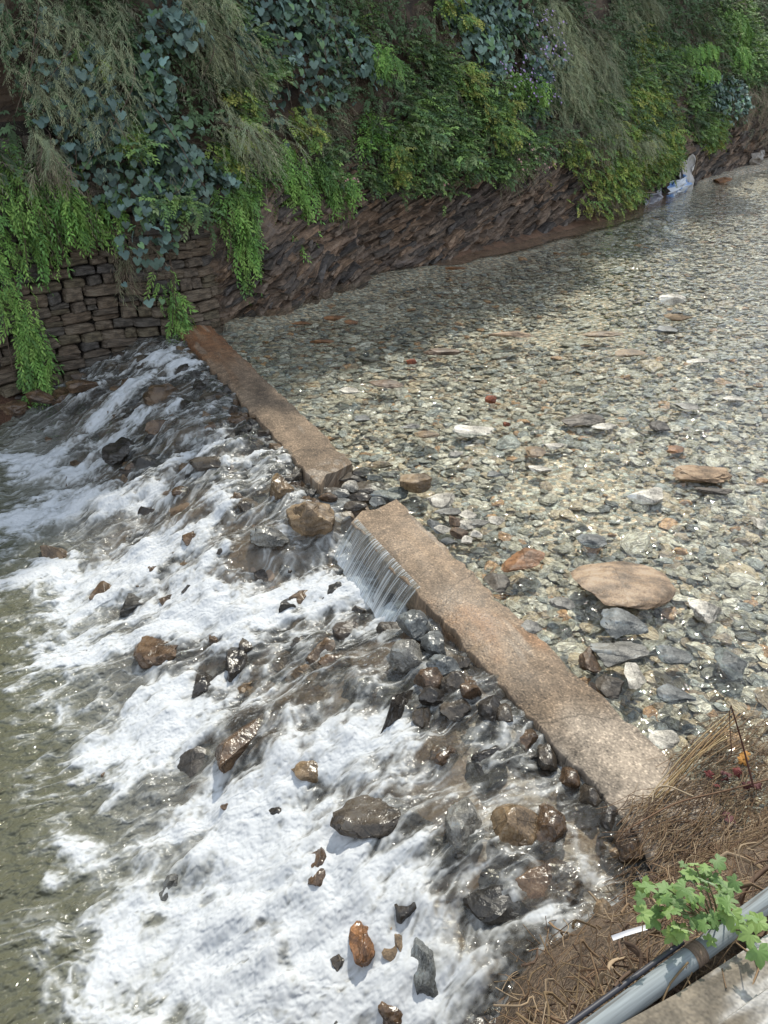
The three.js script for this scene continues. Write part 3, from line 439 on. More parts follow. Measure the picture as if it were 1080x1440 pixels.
// foam follows the photograph's streams: [pixels..., width m, strength]
const streams = [
  { w: 0.30, k: 1.08, p: [[235, 492], [195, 540], [150, 575], [110, 620], [50, 650], [0, 640]] },
  { w: 0.42, k: 0.95, p: [[255, 510], [215, 570], [160, 620], [90, 665], [20, 660]] },
  { w: 0.38, k: 0.93, p: [[330, 560], [285, 610], [230, 660], [170, 700], [80, 725], [0, 730]] },
  { w: 0.36, k: 1.05, p: [[300, 630], [240, 690], [170, 715], [90, 715], [0, 735]] },
  { w: 0.45, k: 0.88, p: [[380, 660], [310, 720], [250, 770], [170, 800], [90, 810]] },
  { w: 0.42, k: 0.83, p: [[350, 740], [280, 790], [210, 830], [140, 830]] },
  { w: 0.34, k: 1.20, p: [[205, 790], [150, 800], [90, 805], [40, 820]] },
  { w: 0.50, k: 1.25, p: [[545, 850], [520, 840], [465, 830], [430, 830], [400, 850]] },
  { w: 0.40, k: 1.15, p: [[490, 870], [410, 870], [330, 880], [270, 880], [180, 900], [120, 920]] },
  { w: 0.30, k: 0.60, p: [[450, 890], [400, 940], [350, 980], [290, 1000], [220, 1040]] },
  { w: 0.30, k: 0.60, p: [[290, 870], [220, 890], [150, 900]] },
  { w: 0.38, k: 1.10, p: [[240, 980], [220, 1020], [190, 1060], [140, 1090]] },
  { w: 0.30, k: 0.80, p: [[320, 985], [270, 1010], [210, 1050], [170, 1090]] },
  { w: 0.30, k: 0.75, p: [[540, 940], [490, 1000], [430, 1040], [380, 1090], [300, 1130]] },
  { w: 0.34, k: 0.80, p: [[640, 1010], [560, 1040], [500, 1090], [430, 1130], [330, 1170], [230, 1210]] },
  { w: 0.40, k: 1.2, p: [[540, 1080], [470, 1110], [440, 1150], [400, 1170]] },
  { w: 0.34, k: 0.60, p: [[720, 1070], [640, 1100], [590, 1110], [520, 1100]] },
  { w: 0.30, k: 0.45, p: [[800, 1110], [720, 1110], [640, 1110]] },
  { w: 0.42, k: 0.90, p: [[480, 1180], [430, 1220], [370, 1260], [300, 1310], [250, 1340]] },
  { w: 0.40, k: 1.0, p: [[430, 1270], [350, 1310], [270, 1350], [200, 1400], [140, 1440]] },
  { w: 0.40, k: 0.65, p: [[620, 1200], [560, 1230], [500, 1290], [440, 1340], [370, 1390], [300, 1440]] },
  { w: 0.36, k: 0.80, p: [[520, 1380], [440, 1400], [360, 1440]] },
  { w: 0.26, k: 0.62, p: [[560, 1330], [520, 1390], [470, 1440]] },
  { w: 0.26, k: 0.35, p: [[740, 1300], [690, 1350], [640, 1410], [600, 1440]] },
  { w: 0.20, k: 0.42, p: [[800, 1200], [800, 1260], [840, 1280]] },
  { w: 0.22, k: 0.80, p: [[250, 1130], [180, 1180], [120, 1250]] },
  { w: 0.24, k: 0.87, p: [[330, 1230], [240, 1270], [150, 1290]] },
  { w: 0.22, k: 0.65, p: [[160, 1100], [110, 1160], [60, 1290], [20, 1330]] },
  { w: 0.22, k: 0.67, p: [[130, 1280], [180, 1330], [100, 1400]] },
  { w: 0.22, k: 0.61, p: [[130, 870], [120, 960], [110, 1040]] },
  { w: 0.35, k: 0.30, p: [[560, 860], [520, 920], [470, 960]] },
];
const A0 = -2, A1 = 12, D0 = -0.05, D1 = 6.95;
const [densityField, pileField] = (() => {
  const n = 280, m = 140, f = new Float32Array((n + 1) * (m + 1)), pile = new Float32Array((n + 1) * (m + 1));
  const lines = streams.map(s => ({ w: s.w, k: s.k, q: s.p.map(([x, y]) => { const p = onRapids(x, y); return toSill(p.x, p.z); }) }));
  for (let j = 0; j <= m; j++) for (let i = 0; i <= n; i++) {
    const a = lerp(A0, A1, i / n), d = lerp(D0, D1, j / m); let keep = 1;
    for (const l of lines) { let best = 1e9; for (let k = 0; k + 1 < l.q.length; k++) { const [x0, y0] = l.q[k], [x1, y1] = l.q[k + 1], ex = x1 - x0, ey = y1 - y0, t = clamp(((a - x0) * ex + (d - y0) * ey) / (ex * ex + ey * ey + 1e-9)), dd = (a - x0 - ex * t) ** 2 + (d - y0 - ey * t) ** 2; if (dd < best) best = dd; } const e = best / (l.w * l.w); if (e < 12) keep *= (1 - Math.min(0.9, 0.72 * l.k) * Math.exp(-e * 1.5)) * (1 - 0.16 * l.k * smooth(2, 2.8, d) * Math.exp(-e * 0.35)); }
    let D = 1 - keep;
    for (const [wa, wd, wr] of wakes) { const x = a - wa, y = d - wd; if (Math.abs(x) > 0.6 || y < -0.5 || y > 1.2) continue; const e = Math.hypot(x, y) - wr * 1.15; pile[j * (n + 1) + i] += 0.28 * Math.min(wr, 0.2) * Math.exp(-(Math.max(0, e + 0.05) ** 2) / 0.012) * smooth(wr + 0.1, -0.05, y); D += 0.22 * Math.exp(-e * e / 0.006) * (y < 0.05 ? 1 : 0.5) + (y > 0 ? 0.2 * Math.exp(-Math.pow((Math.abs(x) - wr) / 0.07, 2) - y * 1.6) : 0); }
    f[j * (n + 1) + i] = Math.min(1.05, D);
  }
  return [f, pile].map(f => (a, d) => { const x = clamp((a - A0) / (A1 - A0), 0, 0.9999) * n, y = clamp((d - D0) / (D1 - D0), 0, 0.9999) * m, i = Math.floor(x), j = Math.floor(y), u = x - i, v = y - j, o = j * (n + 1) + i; return lerp(lerp(f[o], f[o + 1], u), lerp(f[o + n + 1], f[o + n + 2], u), v); });
})();
const foamAt = (a, d) => {
  const wx = fbm2(a * 1.5, d * 1.1, 4, 400) - 0.5, wy = fbm2(a * 1.5 + 9, d * 1.1, 4, 410) - 0.5, ramp = smooth(3.1, 2.0, d);
  const x = a + wx * 0.55, y = d + wy * 0.55, D = densityField(a + wx * (0.32 + 0.3 * smooth(1.8, 2.8, d)), d + wy * (0.32 + 0.75 * smooth(1.8, 2.8, d))) * lerp(0.42, 1, Math.max(smooth(0.25, 1.5, d + 0.5 * wx), smooth(2.6, 1.4, a), smooth(6.2, 6.6, a) * smooth(8.2, 7.6, a)));
  const s1 = fbm2(x * 4.0, y * 2.5, 4, 420), s2 = fbm2(x * 12 + wy * 8, y * 6.5 + wx * 6, 3, 425), s3 = noise2(x * 44 + wy * 9, y * 24, 428), lump = Math.abs(2 * fbm2(x * 4.2, y * 3.4, 3, 440) - 1), froth = fbm2(a * 44, d * 40, 2, 450), net = 1 - Math.abs(2 * fbm2(x * 4 + 3, y * 2.6, 4, 455) - 1);
  const hole = smooth(0.50, 0.72, fbm2(x * 2.3 + 7, y * 1.9, 3, 457)), thread = Math.pow(1 - Math.abs(2 * fbm2(x * 9 + wy * 5, y * 3.4, 3, 430) - 1), 4);
  const C = smooth(0.24, 0.92, D * (1 - 0.25 * smooth(8.3, 9.2, a) * smooth(1.9, 1.2, d)) - 0.04 + 1.3 * (s1 - 0.5) - 0.42 * hole * (1 - 0.2 * D) + 0.30 * (Math.pow(net, 3) - 0.35) + 0.25 * (lump - 0.28));
  const m = smooth(0.22, 0.74, 0.50 * s2 + 0.24 * s3 + 0.26 * froth + 0.16 * (C - 0.5) + 0.10 * smooth(0.6, 0.95, D));
  const f = C * lerp(0.27, 0.97, m) + (1 - C) * smooth(0.02, 0.2, D + 0.12 * ramp) * (0.30 * m * m + 0.42 * thread);
  return [smooth(0.06, 0.94, f) * smooth(6.6, 5, d), D, lump, froth, 0.55 * s2 + 0.25 * s3 + 0.2 * s1];
};
{
  const W = 2048, H = 1024, col = new Uint8Array(W * H * 4), pack = new Uint8Array(W * H * 4), bmp = new Uint8Array(W * H * 4);
  for (let j = 0; j < H; j++) for (let i = 0; i < W; i++) {
    const a = lerp(A0, A1, (i + 0.5) / W), d = lerp(D0, D1, (j + 0.5) / H), [f, D, lump, froth, grain] = foamAt(a, d), o = (j * W + i) * 4, pool = smooth(1.7, 3.2, d);
    const mix = (w, k) => 255 * Math.pow(lerp(w, k, f), 1 / 2.2);
    col[o] = mix(lerp(0.74, 0.20, pool), 0.60); col[o + 1] = mix(lerp(0.735, 0.20, pool), 0.615); col[o + 2] = mix(lerp(0.69, 0.135, pool), 0.63); col[o + 3] = 255;
    pack[o] = 255 * (1 - 0.93 * f) * lerp(0.96, 0.45, pool); pack[o + 1] = 255 * lerp(0.05, 0.7, f); pack[o + 3] = 255;
    const rip = 0.6 - 0.6 * Math.abs(2 * fbm2(a * 8 + 0.4 * froth, d * 6, 3, 460) - 1) + 0.7 * fbm2(a * 24, d * 17, 3, 465), b = lerp((0.75 + 0.25 * pool) * rip + 0.1 * froth - 0.1 * pool, 0.28 + 0.32 * grain + 0.18 * froth, f); bmp[o] = bmp[o + 1] = bmp[o + 2] = 255 * clamp(b); bmp[o + 3] = 255;
  }
  const make = (data, srgb) => { const t = new THREE.DataTexture(data, W, H); t.magFilter = THREE.LinearFilter; t.minFilter = THREE.LinearMipmapLinearFilter; t.generateMipmaps = true; t.wrapS = t.wrapT = THREE.ClampToEdgeWrapping; if (srgb) t.colorSpace = THREE.SRGBColorSpace; t.needsUpdate = true; return t; };
  const packed = make(pack), material = new THREE.MeshPhysicalMaterial({ map: make(col, true), transmission: 1, transmissionMap: packed, roughness: 1, roughnessMap: packed, thickness: 0, ior: 1.33, bumpMap: make(bmp), bumpScale: 0.07 });
  const us = []; for (let a = -9; a < A0; a += 0.4) us.push(a); for (let a = A0; a < A1; a += 0.026) us.push(a); for (let a = A1; a < 18; a += 0.4) us.push(a);
  const vs = []; for (let d = -0.12; d < 4.6; d += 0.026) vs.push(d); for (let d = 4.6; d < D1; d += 0.06) vs.push(d); for (let d = D1; d <= 20; d += 0.5) vs.push(d);
  const g = grid(us.length - 1, vs.length - 1, (u, v, o) => {
    const a = us[Math.round(u * (us.length - 1))], d = vs[Math.round(v * (vs.length - 1))], [x, z] = fromSill(a, d), fine = d < D1 && a > A0 && a < A1;
    let y = rapidsHeight(a, Math.max(0, d));
    if (fine) { const [f, D, lump, froth] = foamAt(a, d), fast = smooth(3.6, 2.2, d); y += f * (0.012 + 0.055 * fast * lump + 0.014 * froth) + pileField(a, d) + lerp(0.035, 0.17, fast) * (fbm2(a * 3.6, d * 2.4, 3, 480) - 0.5) + lerp(0.025, 0.06, fast) * (fbm2(a * 11, d * 7.5, 2, 490) - 0.5); }
    o[0] = x; o[1] = y; o[2] = z;
  }, (u, v, o, q) => { const [a, d] = toSill(o[0], o[2]); q[0] = (a - A0) / (A1 - A0); q[1] = (d - D0) / (D1 - D0); });
  const m = setting('rapids_water', g, material); m.castShadow = true;
}

// ---------- the little waterfall over the slab ----------
{
  const a0 = toSill(at(478, 738).x, at(478, 738).z)[0], a1 = toSill(at(572, 834).x, at(572, 834).z)[0];
  const g = grid(220, 26, (u, v, o) => {
    const a = lerp(a0, a1, u), s = 0.75 * noise2(a * 6, 1, 500) + 0.25 * noise2(a * 22, 1, 504), fall = 0.36 + 0.05 * (noise2(a * 5, 3, 501) - 0.5), d = -0.06 + v * (0.24 + 0.10 * s) * (0.6 + 0.4 * v), [x, z] = fromSill(a + 0.02 * v * (noise2(a * 12, v, 503) - 0.5), d);
    o[0] = x; o[2] = z; o[1] = 0.012 - fall * v * v - 0.01 * v + 0.004 * (noise2(a * 40, v * 1.5, 502) - 0.5);
  }, (u, v, o, q) => { q[0] = u; q[1] = v; });
  const map = (fn, srgb) => texture(1024, 128, fn, srgb, false), strand = (u, v) => 0.62 * smooth(0.72, 1, v) * noise2(u * 60, v * 4, 514) + 0.5 * smooth(0.36, 0.90, 0.75 * noise2(u * 150 + 0.9 * noise2(u * 24, v * 2, 511), v * 1.2, 510) + 0.25 * noise2(u * 260, v * 2, 512) + 0.28 * v * v);
  const col = map((u, v, c) => { const s = strand(u, v); c[0] = lerp(0.93, 0.90, s); c[1] = lerp(0.95, 0.92, s); c[2] = lerp(0.95, 0.94, s); }, true), pack = map((u, v, c) => { const s = strand(u, v); c[0] = 0.96 * (1 - 0.8 * s); c[1] = lerp(0.08, 0.6, s); c[2] = 0; });
  solid('waterfall', g, new THREE.MeshPhysicalMaterial({ map: col, transmission: 1, transmissionMap: pack, roughness: 1, roughnessMap: pack, thickness: 0, ior: 1.33 }), 'small glassy waterfall in strands over the edge of the lower slab', 'waterfall');
}

// ---------- the dry-stone wall ----------
{
  const wall = thing('stone_wall', 'dark dry-stone retaining wall under the hanging vines', 'wall'), r = seeded(313);
  const t0 = nearestFoot(-10.5, -7.4)[0], t1 = WALL_END;
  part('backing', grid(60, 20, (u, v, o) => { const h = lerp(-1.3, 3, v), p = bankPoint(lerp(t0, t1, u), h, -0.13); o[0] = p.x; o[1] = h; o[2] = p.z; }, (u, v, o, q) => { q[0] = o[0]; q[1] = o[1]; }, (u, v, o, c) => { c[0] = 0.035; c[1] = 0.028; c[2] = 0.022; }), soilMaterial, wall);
  const shapes = []; for (let i = 0; i < 10; i++) { const g = rockShape(900 + i, 5, 10, 0.10, 0.5); const p = g.attributes.position; for (let k = 0; k < p.count; k++) { const f = q => Math.sign(q) * Math.pow(Math.abs(q), 0.38); p.setXYZ(k, f(p.getX(k)), f(p.getY(k)), f(p.getZ(k))); } g.computeVertexNormals(); shapes.push(boxUv(toCreasedNormals(g, 0.6), 0.4)); }
  const mats = [[0.15, 0.122, 0.098], [0.125, 0.112, 0.10], [0.18, 0.14, 0.105], [0.11, 0.102, 0.098], [0.16, 0.135, 0.095], [0.19, 0.155, 0.12]].map(q => rockMaterial(...q, 0.8));
  let count = 0; const rest = shapes.map(() => []), tint = [[0.15, 0.125, 0.10], [0.12, 0.11, 0.10], [0.17, 0.135, 0.105]];
  for (let h = -1.05; h < 2.7;) {
    const row = rr(0.10, 0.19, r); let t = t0 + rr(0, 0.3, r);
    while (t < t1) {
      const w = rr(0.16, 0.50, r) * (r() < 0.15 ? 1.35 : 1), two = row > 0.155 && r() < 0.25;
      for (const [hh, k] of two ? [[h + row * 0.26, 0.5], [h + row * 0.76, 0.5]] : [[h + row / 2, 1]]) {
        const tm = t + w / 2, hm = hh + 0.09 * (fbm2(tm * 0.7, h * 2, 2, 321) - 0.5), p = bankPoint(tm, hm, -0.12), [, , nx, nz] = foot(tm), rot = [rr(-0.06, 0.06, r) - 0.14, Math.atan2(nx, nz) + rr(-0.07, 0.07, r), rr(-0.06, 0.06, r)], sc = [w * 0.56, row * k * 0.60, rr(0.12, 0.20, r)], q = Math.floor(r() * 10), mm = Math.floor(r() * 6);
        if (t > t1 - 5.2 && h < 2.0 && h > -0.85 && count < 298) { const s = part('stone', shapes[q], mats[mm], wall); s.position.copy(p); s.rotation.set(...rot, 'YXZ'); s.scale.set(...sc); count++; } else rest[q].push([p.x, p.y, p.z, ...rot, ...sc, ...tint[mm % 3]]);
      }
      t += w + 0.006;
    }
    h += row + 0.004;
  }
  rest.forEach((l, k) => l.length && copies('further_stones', shapes[k], stoneMaterial, l, wall));
}
// mud at the wall's foot, by the pool
{
  const g = grid(60, 30, (u, v, o) => { const t = lerp(nearestFoot(-11, -7)[0], nearestFoot(-4.7, -12.4)[0], u), n = lerp(-0.6, 1.25 * Math.min(1, 3.2 * (1 - u)), v), p = bankPoint(t, 0, n); o[0] = p.x; o[2] = p.z; o[1] = lerp(-0.40, -0.92, Math.pow(v, 1.2)) + 0.14 * (fbm2(p.x * 2, p.z * 2, 4, 610) - 0.5); },
    (u, v, o, q) => { q[0] = o[0]; q[1] = o[2]; }, (u, v, o, c) => { const k = 0.7 + 0.6 * fbm2(o[0] * 2.5, o[2] * 2.5, 3, 612); c[0] = 0.12 * k; c[1] = 0.06 * k; c[2] = 0.035 * k; });
  setting('mud', g, soilMaterial);
}

// ---------- plants of the far bank ----------
function leafCard(l, w, fold = 0.25, segs = 2) {                     // one folded leaf along +z
  const pos = [], idx = [];
  for (let i = 0; i <= segs + 1; i++) { const s = i / (segs + 1), ww = w * Math.sin(Math.PI * Math.pow(s, 0.8)) * 0.5, dz = s * l, dy = -0.25 * l * s * s; pos.push(-ww, dy + ww * fold, dz, 0, dy, dz, ww, dy + ww * fold, dz); if (i <= segs) { const k = i * 3; idx.push(k, k + 3, k + 4, k, k + 4, k + 1, k + 1, k + 4, k + 5, k + 1, k + 5, k + 2); } }
  const g = new THREE.BufferGeometry(); g.setAttribute('position', new THREE.Float32BufferAttribute(pos, 3)); g.setIndex(idx); g.computeVertexNormals(); return g;
}
function place(g, x, y, z, rx, ry, rz) { dummy.position.set(x, y, z); dummy.rotation.set(rx, ry, rz, 'YXZ'); dummy.scale.set(1, 1, 1); dummy.updateMatrix(); return g.clone().applyMatrix4(dummy.matrix); }
function sprig(seed, n, length, leafL, leafW, spread, droop) {       // a stem of n leaves that grows along +z and bends down
  const r = seeded(seed), list = [];
  for (let i = 0; i < n; i++) { const s = (i + 0.5) / n, side = i % 2 ? 1 : -1; list.push(place(leafCard(leafL * rr(0.7, 1.2, r), leafW * rr(0.8, 1.2, r), 0.3, 1), 0, -droop * s * s * length, s * length, rr(-0.3, 0.5, r), side * spread * rr(0.6, 1.2, r) * (1 - 0.5 * s), side * rr(-0.5, 0.5, r))); }
  list.push(place(leafCard(length, 0.006, 0, 3), 0, 0, 0, 0, 0, 0)); return mergeGeometries(list);
}
function lobedLeaf(size, lobes = 5, deep = 0.35) {                   // ivy or maple-like leaf lying in xz, tip towards +z, with pointed lobes
  const rim = [], n = lobes * 6; for (let i = 0; i <= n; i++) { const f = i / n, a = lerp(-2.7, 2.7, f), ph = f * lobes - Math.floor(f * lobes), l = 1 - Math.abs(2 * ph - 1), rad = size * (1 - deep + deep * Math.pow(l, 0.85)) * (0.55 + 0.45 * Math.cos(a * 0.5)) * (lobes > 3 ? 1 + 0.06 * (i % 2) : 1); rim.push([rad * Math.sin(a), rad * Math.cos(a)]); }
  const pos = [0, 0, 0], idx = []; rim.forEach(([x, z], i) => { const q = Math.hypot(x, z) / size; pos.push(x * 0.5, 0.10 * Math.abs(x) - 0.03 * size * q, z * 0.5, x, 0.20 * Math.abs(x) - 0.26 * size * q * q + 0.05 * size * Math.sin(i * 2.1), z); if (i) { const k = 1 + 2 * (i - 1); idx.push(0, k, k + 2, k, k + 1, k + 3, k, k + 3, k + 2); } });
  const g = new THREE.BufferGeometry(); g.setAttribute('position', new THREE.Float32BufferAttribute(pos, 3)); g.setIndex(idx); g.computeVertexNormals(); return g;
}
const leafMaterial = new THREE.MeshStandardMaterial({ color: 0xffffff, roughness: 0.7, side: THREE.DoubleSide });
const dullLeaf = new THREE.MeshStandardMaterial({ color: 0xffffff, roughness: 0.6, side: THREE.DoubleSide });
const KIND = {
  ivy: { geo: [lobedLeaf(0.075, 3, 0.22), lobedLeaf(0.09, 3, 0.3)], tone: [[0.10, 0.165, 0.13], [0.075, 0.13, 0.095], [0.14, 0.21, 0.175], [0.11, 0.20, 0.085], [0.06, 0.10, 0.075]], dense: 170, flat: true },
  fern: { geo: [sprig(1, 12, 0.24, 0.075, 0.028, 0.9, 0.5), sprig(2, 14, 0.28, 0.08, 0.026, 0.8, 0.9)], tone: [[0.17, 0.33, 0.065], [0.12, 0.25, 0.06], [0.22, 0.36, 0.08]], dense: 125, hang: 0.75 },
  shrub: { geo: [sprig(3, 12, 0.26, 0.068, 0.036, 1.0, 0.1), sprig(4, 14, 0.30, 0.062, 0.034, 1.1, 0.3)], tone: [[0.17, 0.29, 0.085], [0.12, 0.215, 0.08], [0.22, 0.34, 0.09], [0.20, 0.26, 0.11], [0.08, 0.14, 0.06]], dense: 125, hang: 0.2 },
  feather: { geo: [sprig(5, 26, 0.36, 0.065, 0.010, 0.7, 0.5), sprig(6, 30, 0.44, 0.06, 0.009, 0.8, 0.8)], tone: [[0.27, 0.30, 0.165], [0.21, 0.25, 0.145], [0.31, 0.31, 0.18]], dense: 135, hang: 0.6 },
  yellow: { geo: [sprig(7, 10, 0.22, 0.062, 0.042, 1.0, 0.2), sprig(8, 9, 0.20, 0.068, 0.044, 1.1, 0.3)], tone: [[0.25, 0.33, 0.065], [0.17, 0.29, 0.065], [0.32, 0.33, 0.08], [0.12, 0.2, 0.06]], dense: 135, hang: 0.5 },
  dry: { geo: [sprig(9, 10, 0.34, 0.12, 0.010, 0.5, 0.5), sprig(10, 12, 0.40, 0.11, 0.009, 0.6, 0.9)], tone: [[0.22, 0.17, 0.115], [0.17, 0.13, 0.09], [0.19, 0.195, 0.11]], dense: 80, hang: 0.8 },
};
const stemMaterial = new THREE.MeshStandardMaterial({ color: RGB(0.10, 0.07, 0.05), roughness: 0.9 });
let plantSeed = 1;
function along(p, t) { const [, , nx, nz] = foot(t), l = Math.hypot(p.x, p.z); return 1 / Math.max(0.3, Math.abs((nx * p.x + nz * p.z) / l)); }   // how much longer a width must be along the bank, which runs away from us
function plant(kind, name, label, category, px, py, wpx, hpx, o = {}) {
  const K = KIND[kind], b = onBank(px, py), m = perPixel(b.p), w = wpx * m / 2 * along(b.p, b.t), h = hpx * m / 2, r = seeded(4000 + 17 * plantSeed++), root = thing(name, label, category, o.group);
  const depth = o.out ?? Math.min(0.75, 0.45 * Math.min(w, h) + 0.2), count = Math.round(K.dense * w * h * 3.14 * (o.dense ?? 1) * 0.85 + 30), lists = K.geo.map(() => []), bold = [];
  const lobes = []; for (let i = 0; i < (o.lobes ?? 8); i++) { const a = r() * 6.283, q = Math.sqrt(r()) * 0.78; lobes.push([Math.cos(a) * q, Math.sin(a) * q, rr(0.22, 0.46, r), rr(0.25, 0.5, r) * (K.hang > 0.5 || K.flat ? 1.35 : 1), rr(0.25, 1, r), rr(0.8, 1.2, r)]); }
  for (let i = 0; i < count; i++) {
    const L = lobes[Math.floor(r() * lobes.length)], a = r() * 6.283, q = Math.sqrt(r()), stray = r() < 0.12 ? 1.5 : 1, x = L[0] + Math.cos(a) * q * L[2] * stray, y = L[1] + Math.sin(a) * q * L[3] * stray;
    const out = depth * L[4] * (0.35 + 0.65 * Math.sqrt(Math.max(0, 1 - q * q))) * (1 - 0.7 * r() * r()) + 0.03, hh = b.h + y * h, t = b.t + x * w * 1.05;
    const p = bankPoint(t, hh, out + 0.9 * (fbm2(t * 0.4, hh * 0.4, 3, 68) - 0.5) * smooth(2.7, 5, hh)), [, , nx, nz] = foot(t), yaw = Math.atan2(nx, nz) + rr(-1.2, 1.2, r), c = K.tone[Math.floor(r() * K.tone.length)], f = rr(0.7, 1.3, r) * L[5], s = rr(0.7, 1.3, r) * (o.size ?? 1);
    const rot = K.flat ? [rr(0.35, 1.3, r), yaw, rr(-0.6, 0.6, r)] : [lerp(rr(-0.9, 0.5, r), rr(0.3, 1.4, r), K.hang * (o.hang ?? 1)), yaw, rr(-0.6, 0.6, r)];
    const e = [p.x, p.y, p.z, ...rot, s, s, s, c[0] * f, c[1] * f, c[2] * f], k = Math.floor(r() * lists.length);
    if (K.flat && bold.length < 110 && out > depth * 0.45 && r() < 0.5) bold.push([e, k]); else lists[k].push(e);
  }
  const base = bankPoint(b.t, b.h + h * 0.55, 0.0), down = bankPoint(b.t, b.h - h * 0.6, depth * 0.7);
  for (let i = 0; i < (o.stems ?? 3); i++) { const t0 = b.t + rr(-0.5, 0.5, r) * w, t1 = b.t + rr(-0.8, 0.8, r) * w, y0 = b.h + h * rr(0.2, 0.8, r) * (K.hang > 0.5 || K.flat ? 1 : -0.8), y1 = b.h - h * rr(0.4, 1.0, r) * (K.hang > 0.5 || K.flat ? 1 : -0.8); part('stem', tube([bankPoint(t0, y0, -0.02), bankPoint(lerp(t0, t1, 0.4), lerp(y0, y1, 0.4), depth * 0.6), bankPoint(t1, y1, depth * 0.55)], [0.012, 0.005], 5, 10), stemMaterial, root); }
  for (const [e, k] of bold) { const key = `leaf${Math.floor(e[9] * 90)}`; const mat = KIND.mats?.[key] || ((KIND.mats = KIND.mats || {})[key] = new THREE.MeshStandardMaterial({ color: RGB(Math.floor(e[9] * 90) / 90 + 0.005, (Math.floor(e[9] * 90) / 90 + 0.005) * 1.62, (Math.floor(e[9] * 90) / 90 + 0.005) * 1.45), roughness: 0.6, side: THREE.DoubleSide })); const l = part('leaf', K.geo[k], mat, root); l.position.set(e[0], e[1], e[2]); l.rotation.set(e[3], e[4], e[5], 'YXZ'); l.scale.setScalar(e[6]); }
  lists.forEach((l, k) => l.length && copies('foliage', K.geo[k], K.flat ? dullLeaf : leafMaterial, l, root));
  return root;
}
const Q = plant;
// ivy
Q('ivy', 'ivy', 'largest curtain of blue-green ivy hanging over the stone wall', 'ivy', 185, 170, 250, 260, { out: 1.25, dense: 0.95, size: 1.05, lobes: 12 });
Q('ivy', 'ivy', 'tail of blue-green ivy trailing down between two ferny plants', 'ivy', 215, 285, 70, 130, { out: 0.6 });
Q('ivy', 'ivy', 'blue-green ivy with reddish runners in the dark hollow beside the largest ivy', 'ivy', 390, 75, 210, 200, { out: 0.75, dense: 0.85, size: 1.1, lobes: 10 });
Q('ivy', 'ivy', 'ivy strand with an outstretched shoot at the edge of the dark hollow', 'ivy', 445, 50, 60, 130, { out: 0.7, size: 1.1 });
Q('ivy', 'ivy', 'ivy with broad leaves above the lilac flowers', 'ivy', 700, 60, 150, 170, { out: 0.8, dense: 0.9, size: 1.2 });
Q('ivy', 'ivy', 'low patch of dusky ivy under the lilac flowers', 'ivy', 745, 150, 90, 90, { out: 0.45, dense: 0.7 });
// feathery grey-green shrubs
Q('feather', 'feathery_shrub', 'feathery grey-green shrub rising behind the largest ivy', 'shrub', 115, 70, 200, 170, { out: 1.3, dense: 1.2, lobes: 11 });
Q('feather', 'feathery_shrub', 'feathery grey-green shrub at the top, between the two big ivies', 'shrub', 250, 50, 130, 130, { out: 1.2, dense: 1.2 });
Q('feather', 'feathery_shrub', 'pale feathery spray jutting out of the largest ivy', 'shrub', 290, 185, 90, 80, { out: 1.5, dense: 1.3 });
Q('feather', 'feathery_shrub', 'tall pale feathery grass right of the lilac flowers', 'shrub', 800, 75, 130, 170, { out: 0.9, dense: 1.2 });
Q('feather', 'feathery_shrub', 'dim feathery shrub over the rock between ivy and yellow bush', 'shrub', 790, 150, 90, 110, { out: 0.4, dense: 0.8 });
Q('feather', 'feathery_shrub', 'thin feathery shrub beside the bright upright shrub', 'shrub', 445, 170, 90, 110, { out: 0.3, dense: 0.6 });
// ferny hanging plants
Q('fern', 'hanging_plant', 'bright green leafy plant hanging down the wall by the pool', 'plant', 18, 430, 90, 230, { out: 0.5 });
Q('fern', 'hanging_plant', 'green leafy mass on top of the wall above the pool', 'plant', 30, 280, 130, 200, { out: 0.6 });
Q('fern', 'hanging_plant', 'narrow green plant hanging to the sill end of the wall', 'plant', 243, 410, 36, 150, { out: 0.4 });
Q('fern', 'hanging_plant', 'bright green plant hanging where wall and rock meet', 'plant', 310, 320, 80, 140, { out: 0.5 });
Q('fern', 'hanging_plant', 'leafy patch at the corner under the largest ivy', 'plant', 110, 300, 110, 90, { out: 0.35 });
Q('fern', 'hanging_plant', 'bright fresh green tuft growing on the bare rock', 'plant', 403, 318, 56, 52, { out: 0.45 });
Q('fern', 'hanging_plant', 'dense bright green shrub just above the bright tuft', 'plant', 395, 235, 100, 110, { out: 0.5 });
Q('fern', 'hanging_plant', 'upright bright green leafy shrub in the middle of the bank', 'plant', 522, 205, 70, 100, { out: 0.4, hang: 0.2 });
Q('fern', 'hanging_plant', 'yellowish leaves scattered on the plant beside the ivy tail', 'plant', 335, 250, 70, 80, { out: 0.4, dense: 0.7 });
// shrubs
Q('shrub', 'shrub', 'dark green shrub over the rock, right of the upright bright shrub', 'shrub', 600, 195, 130, 130, { out: 0.7 });
Q('shrub', 'shrub', 'mid green shrub below the broad-leaved ivy', 'shrub', 650, 150, 120, 130, { out: 0.5 });
Q('shrub', 'shrub', 'low green shrub hanging over the rock edge, with pinkish tips', 'shrub', 700, 218, 100, 95, { out: 0.7 });
Q('shrub', 'shrub', 'low green leaves along the rock edge mid-bank', 'shrub', 550, 248, 130, 60, { out: 0.5 });
Q('shrub', 'shrub', 'green shrub filling the gap beside the bright fern shrub', 'shrub', 460, 240, 70, 80, { out: 0.35 });
Q('shrub', 'shrub', 'dim green shrub high in the middle of the bank', 'shrub', 590, 90, 110, 120, { out: 0.4, dense: 0.7 });
Q('shrub', 'shrub', 'dim shrub in the upper hollow of the bank', 'shrub', 520, 60, 80, 140, { out: 0.3, dense: 0.6 });
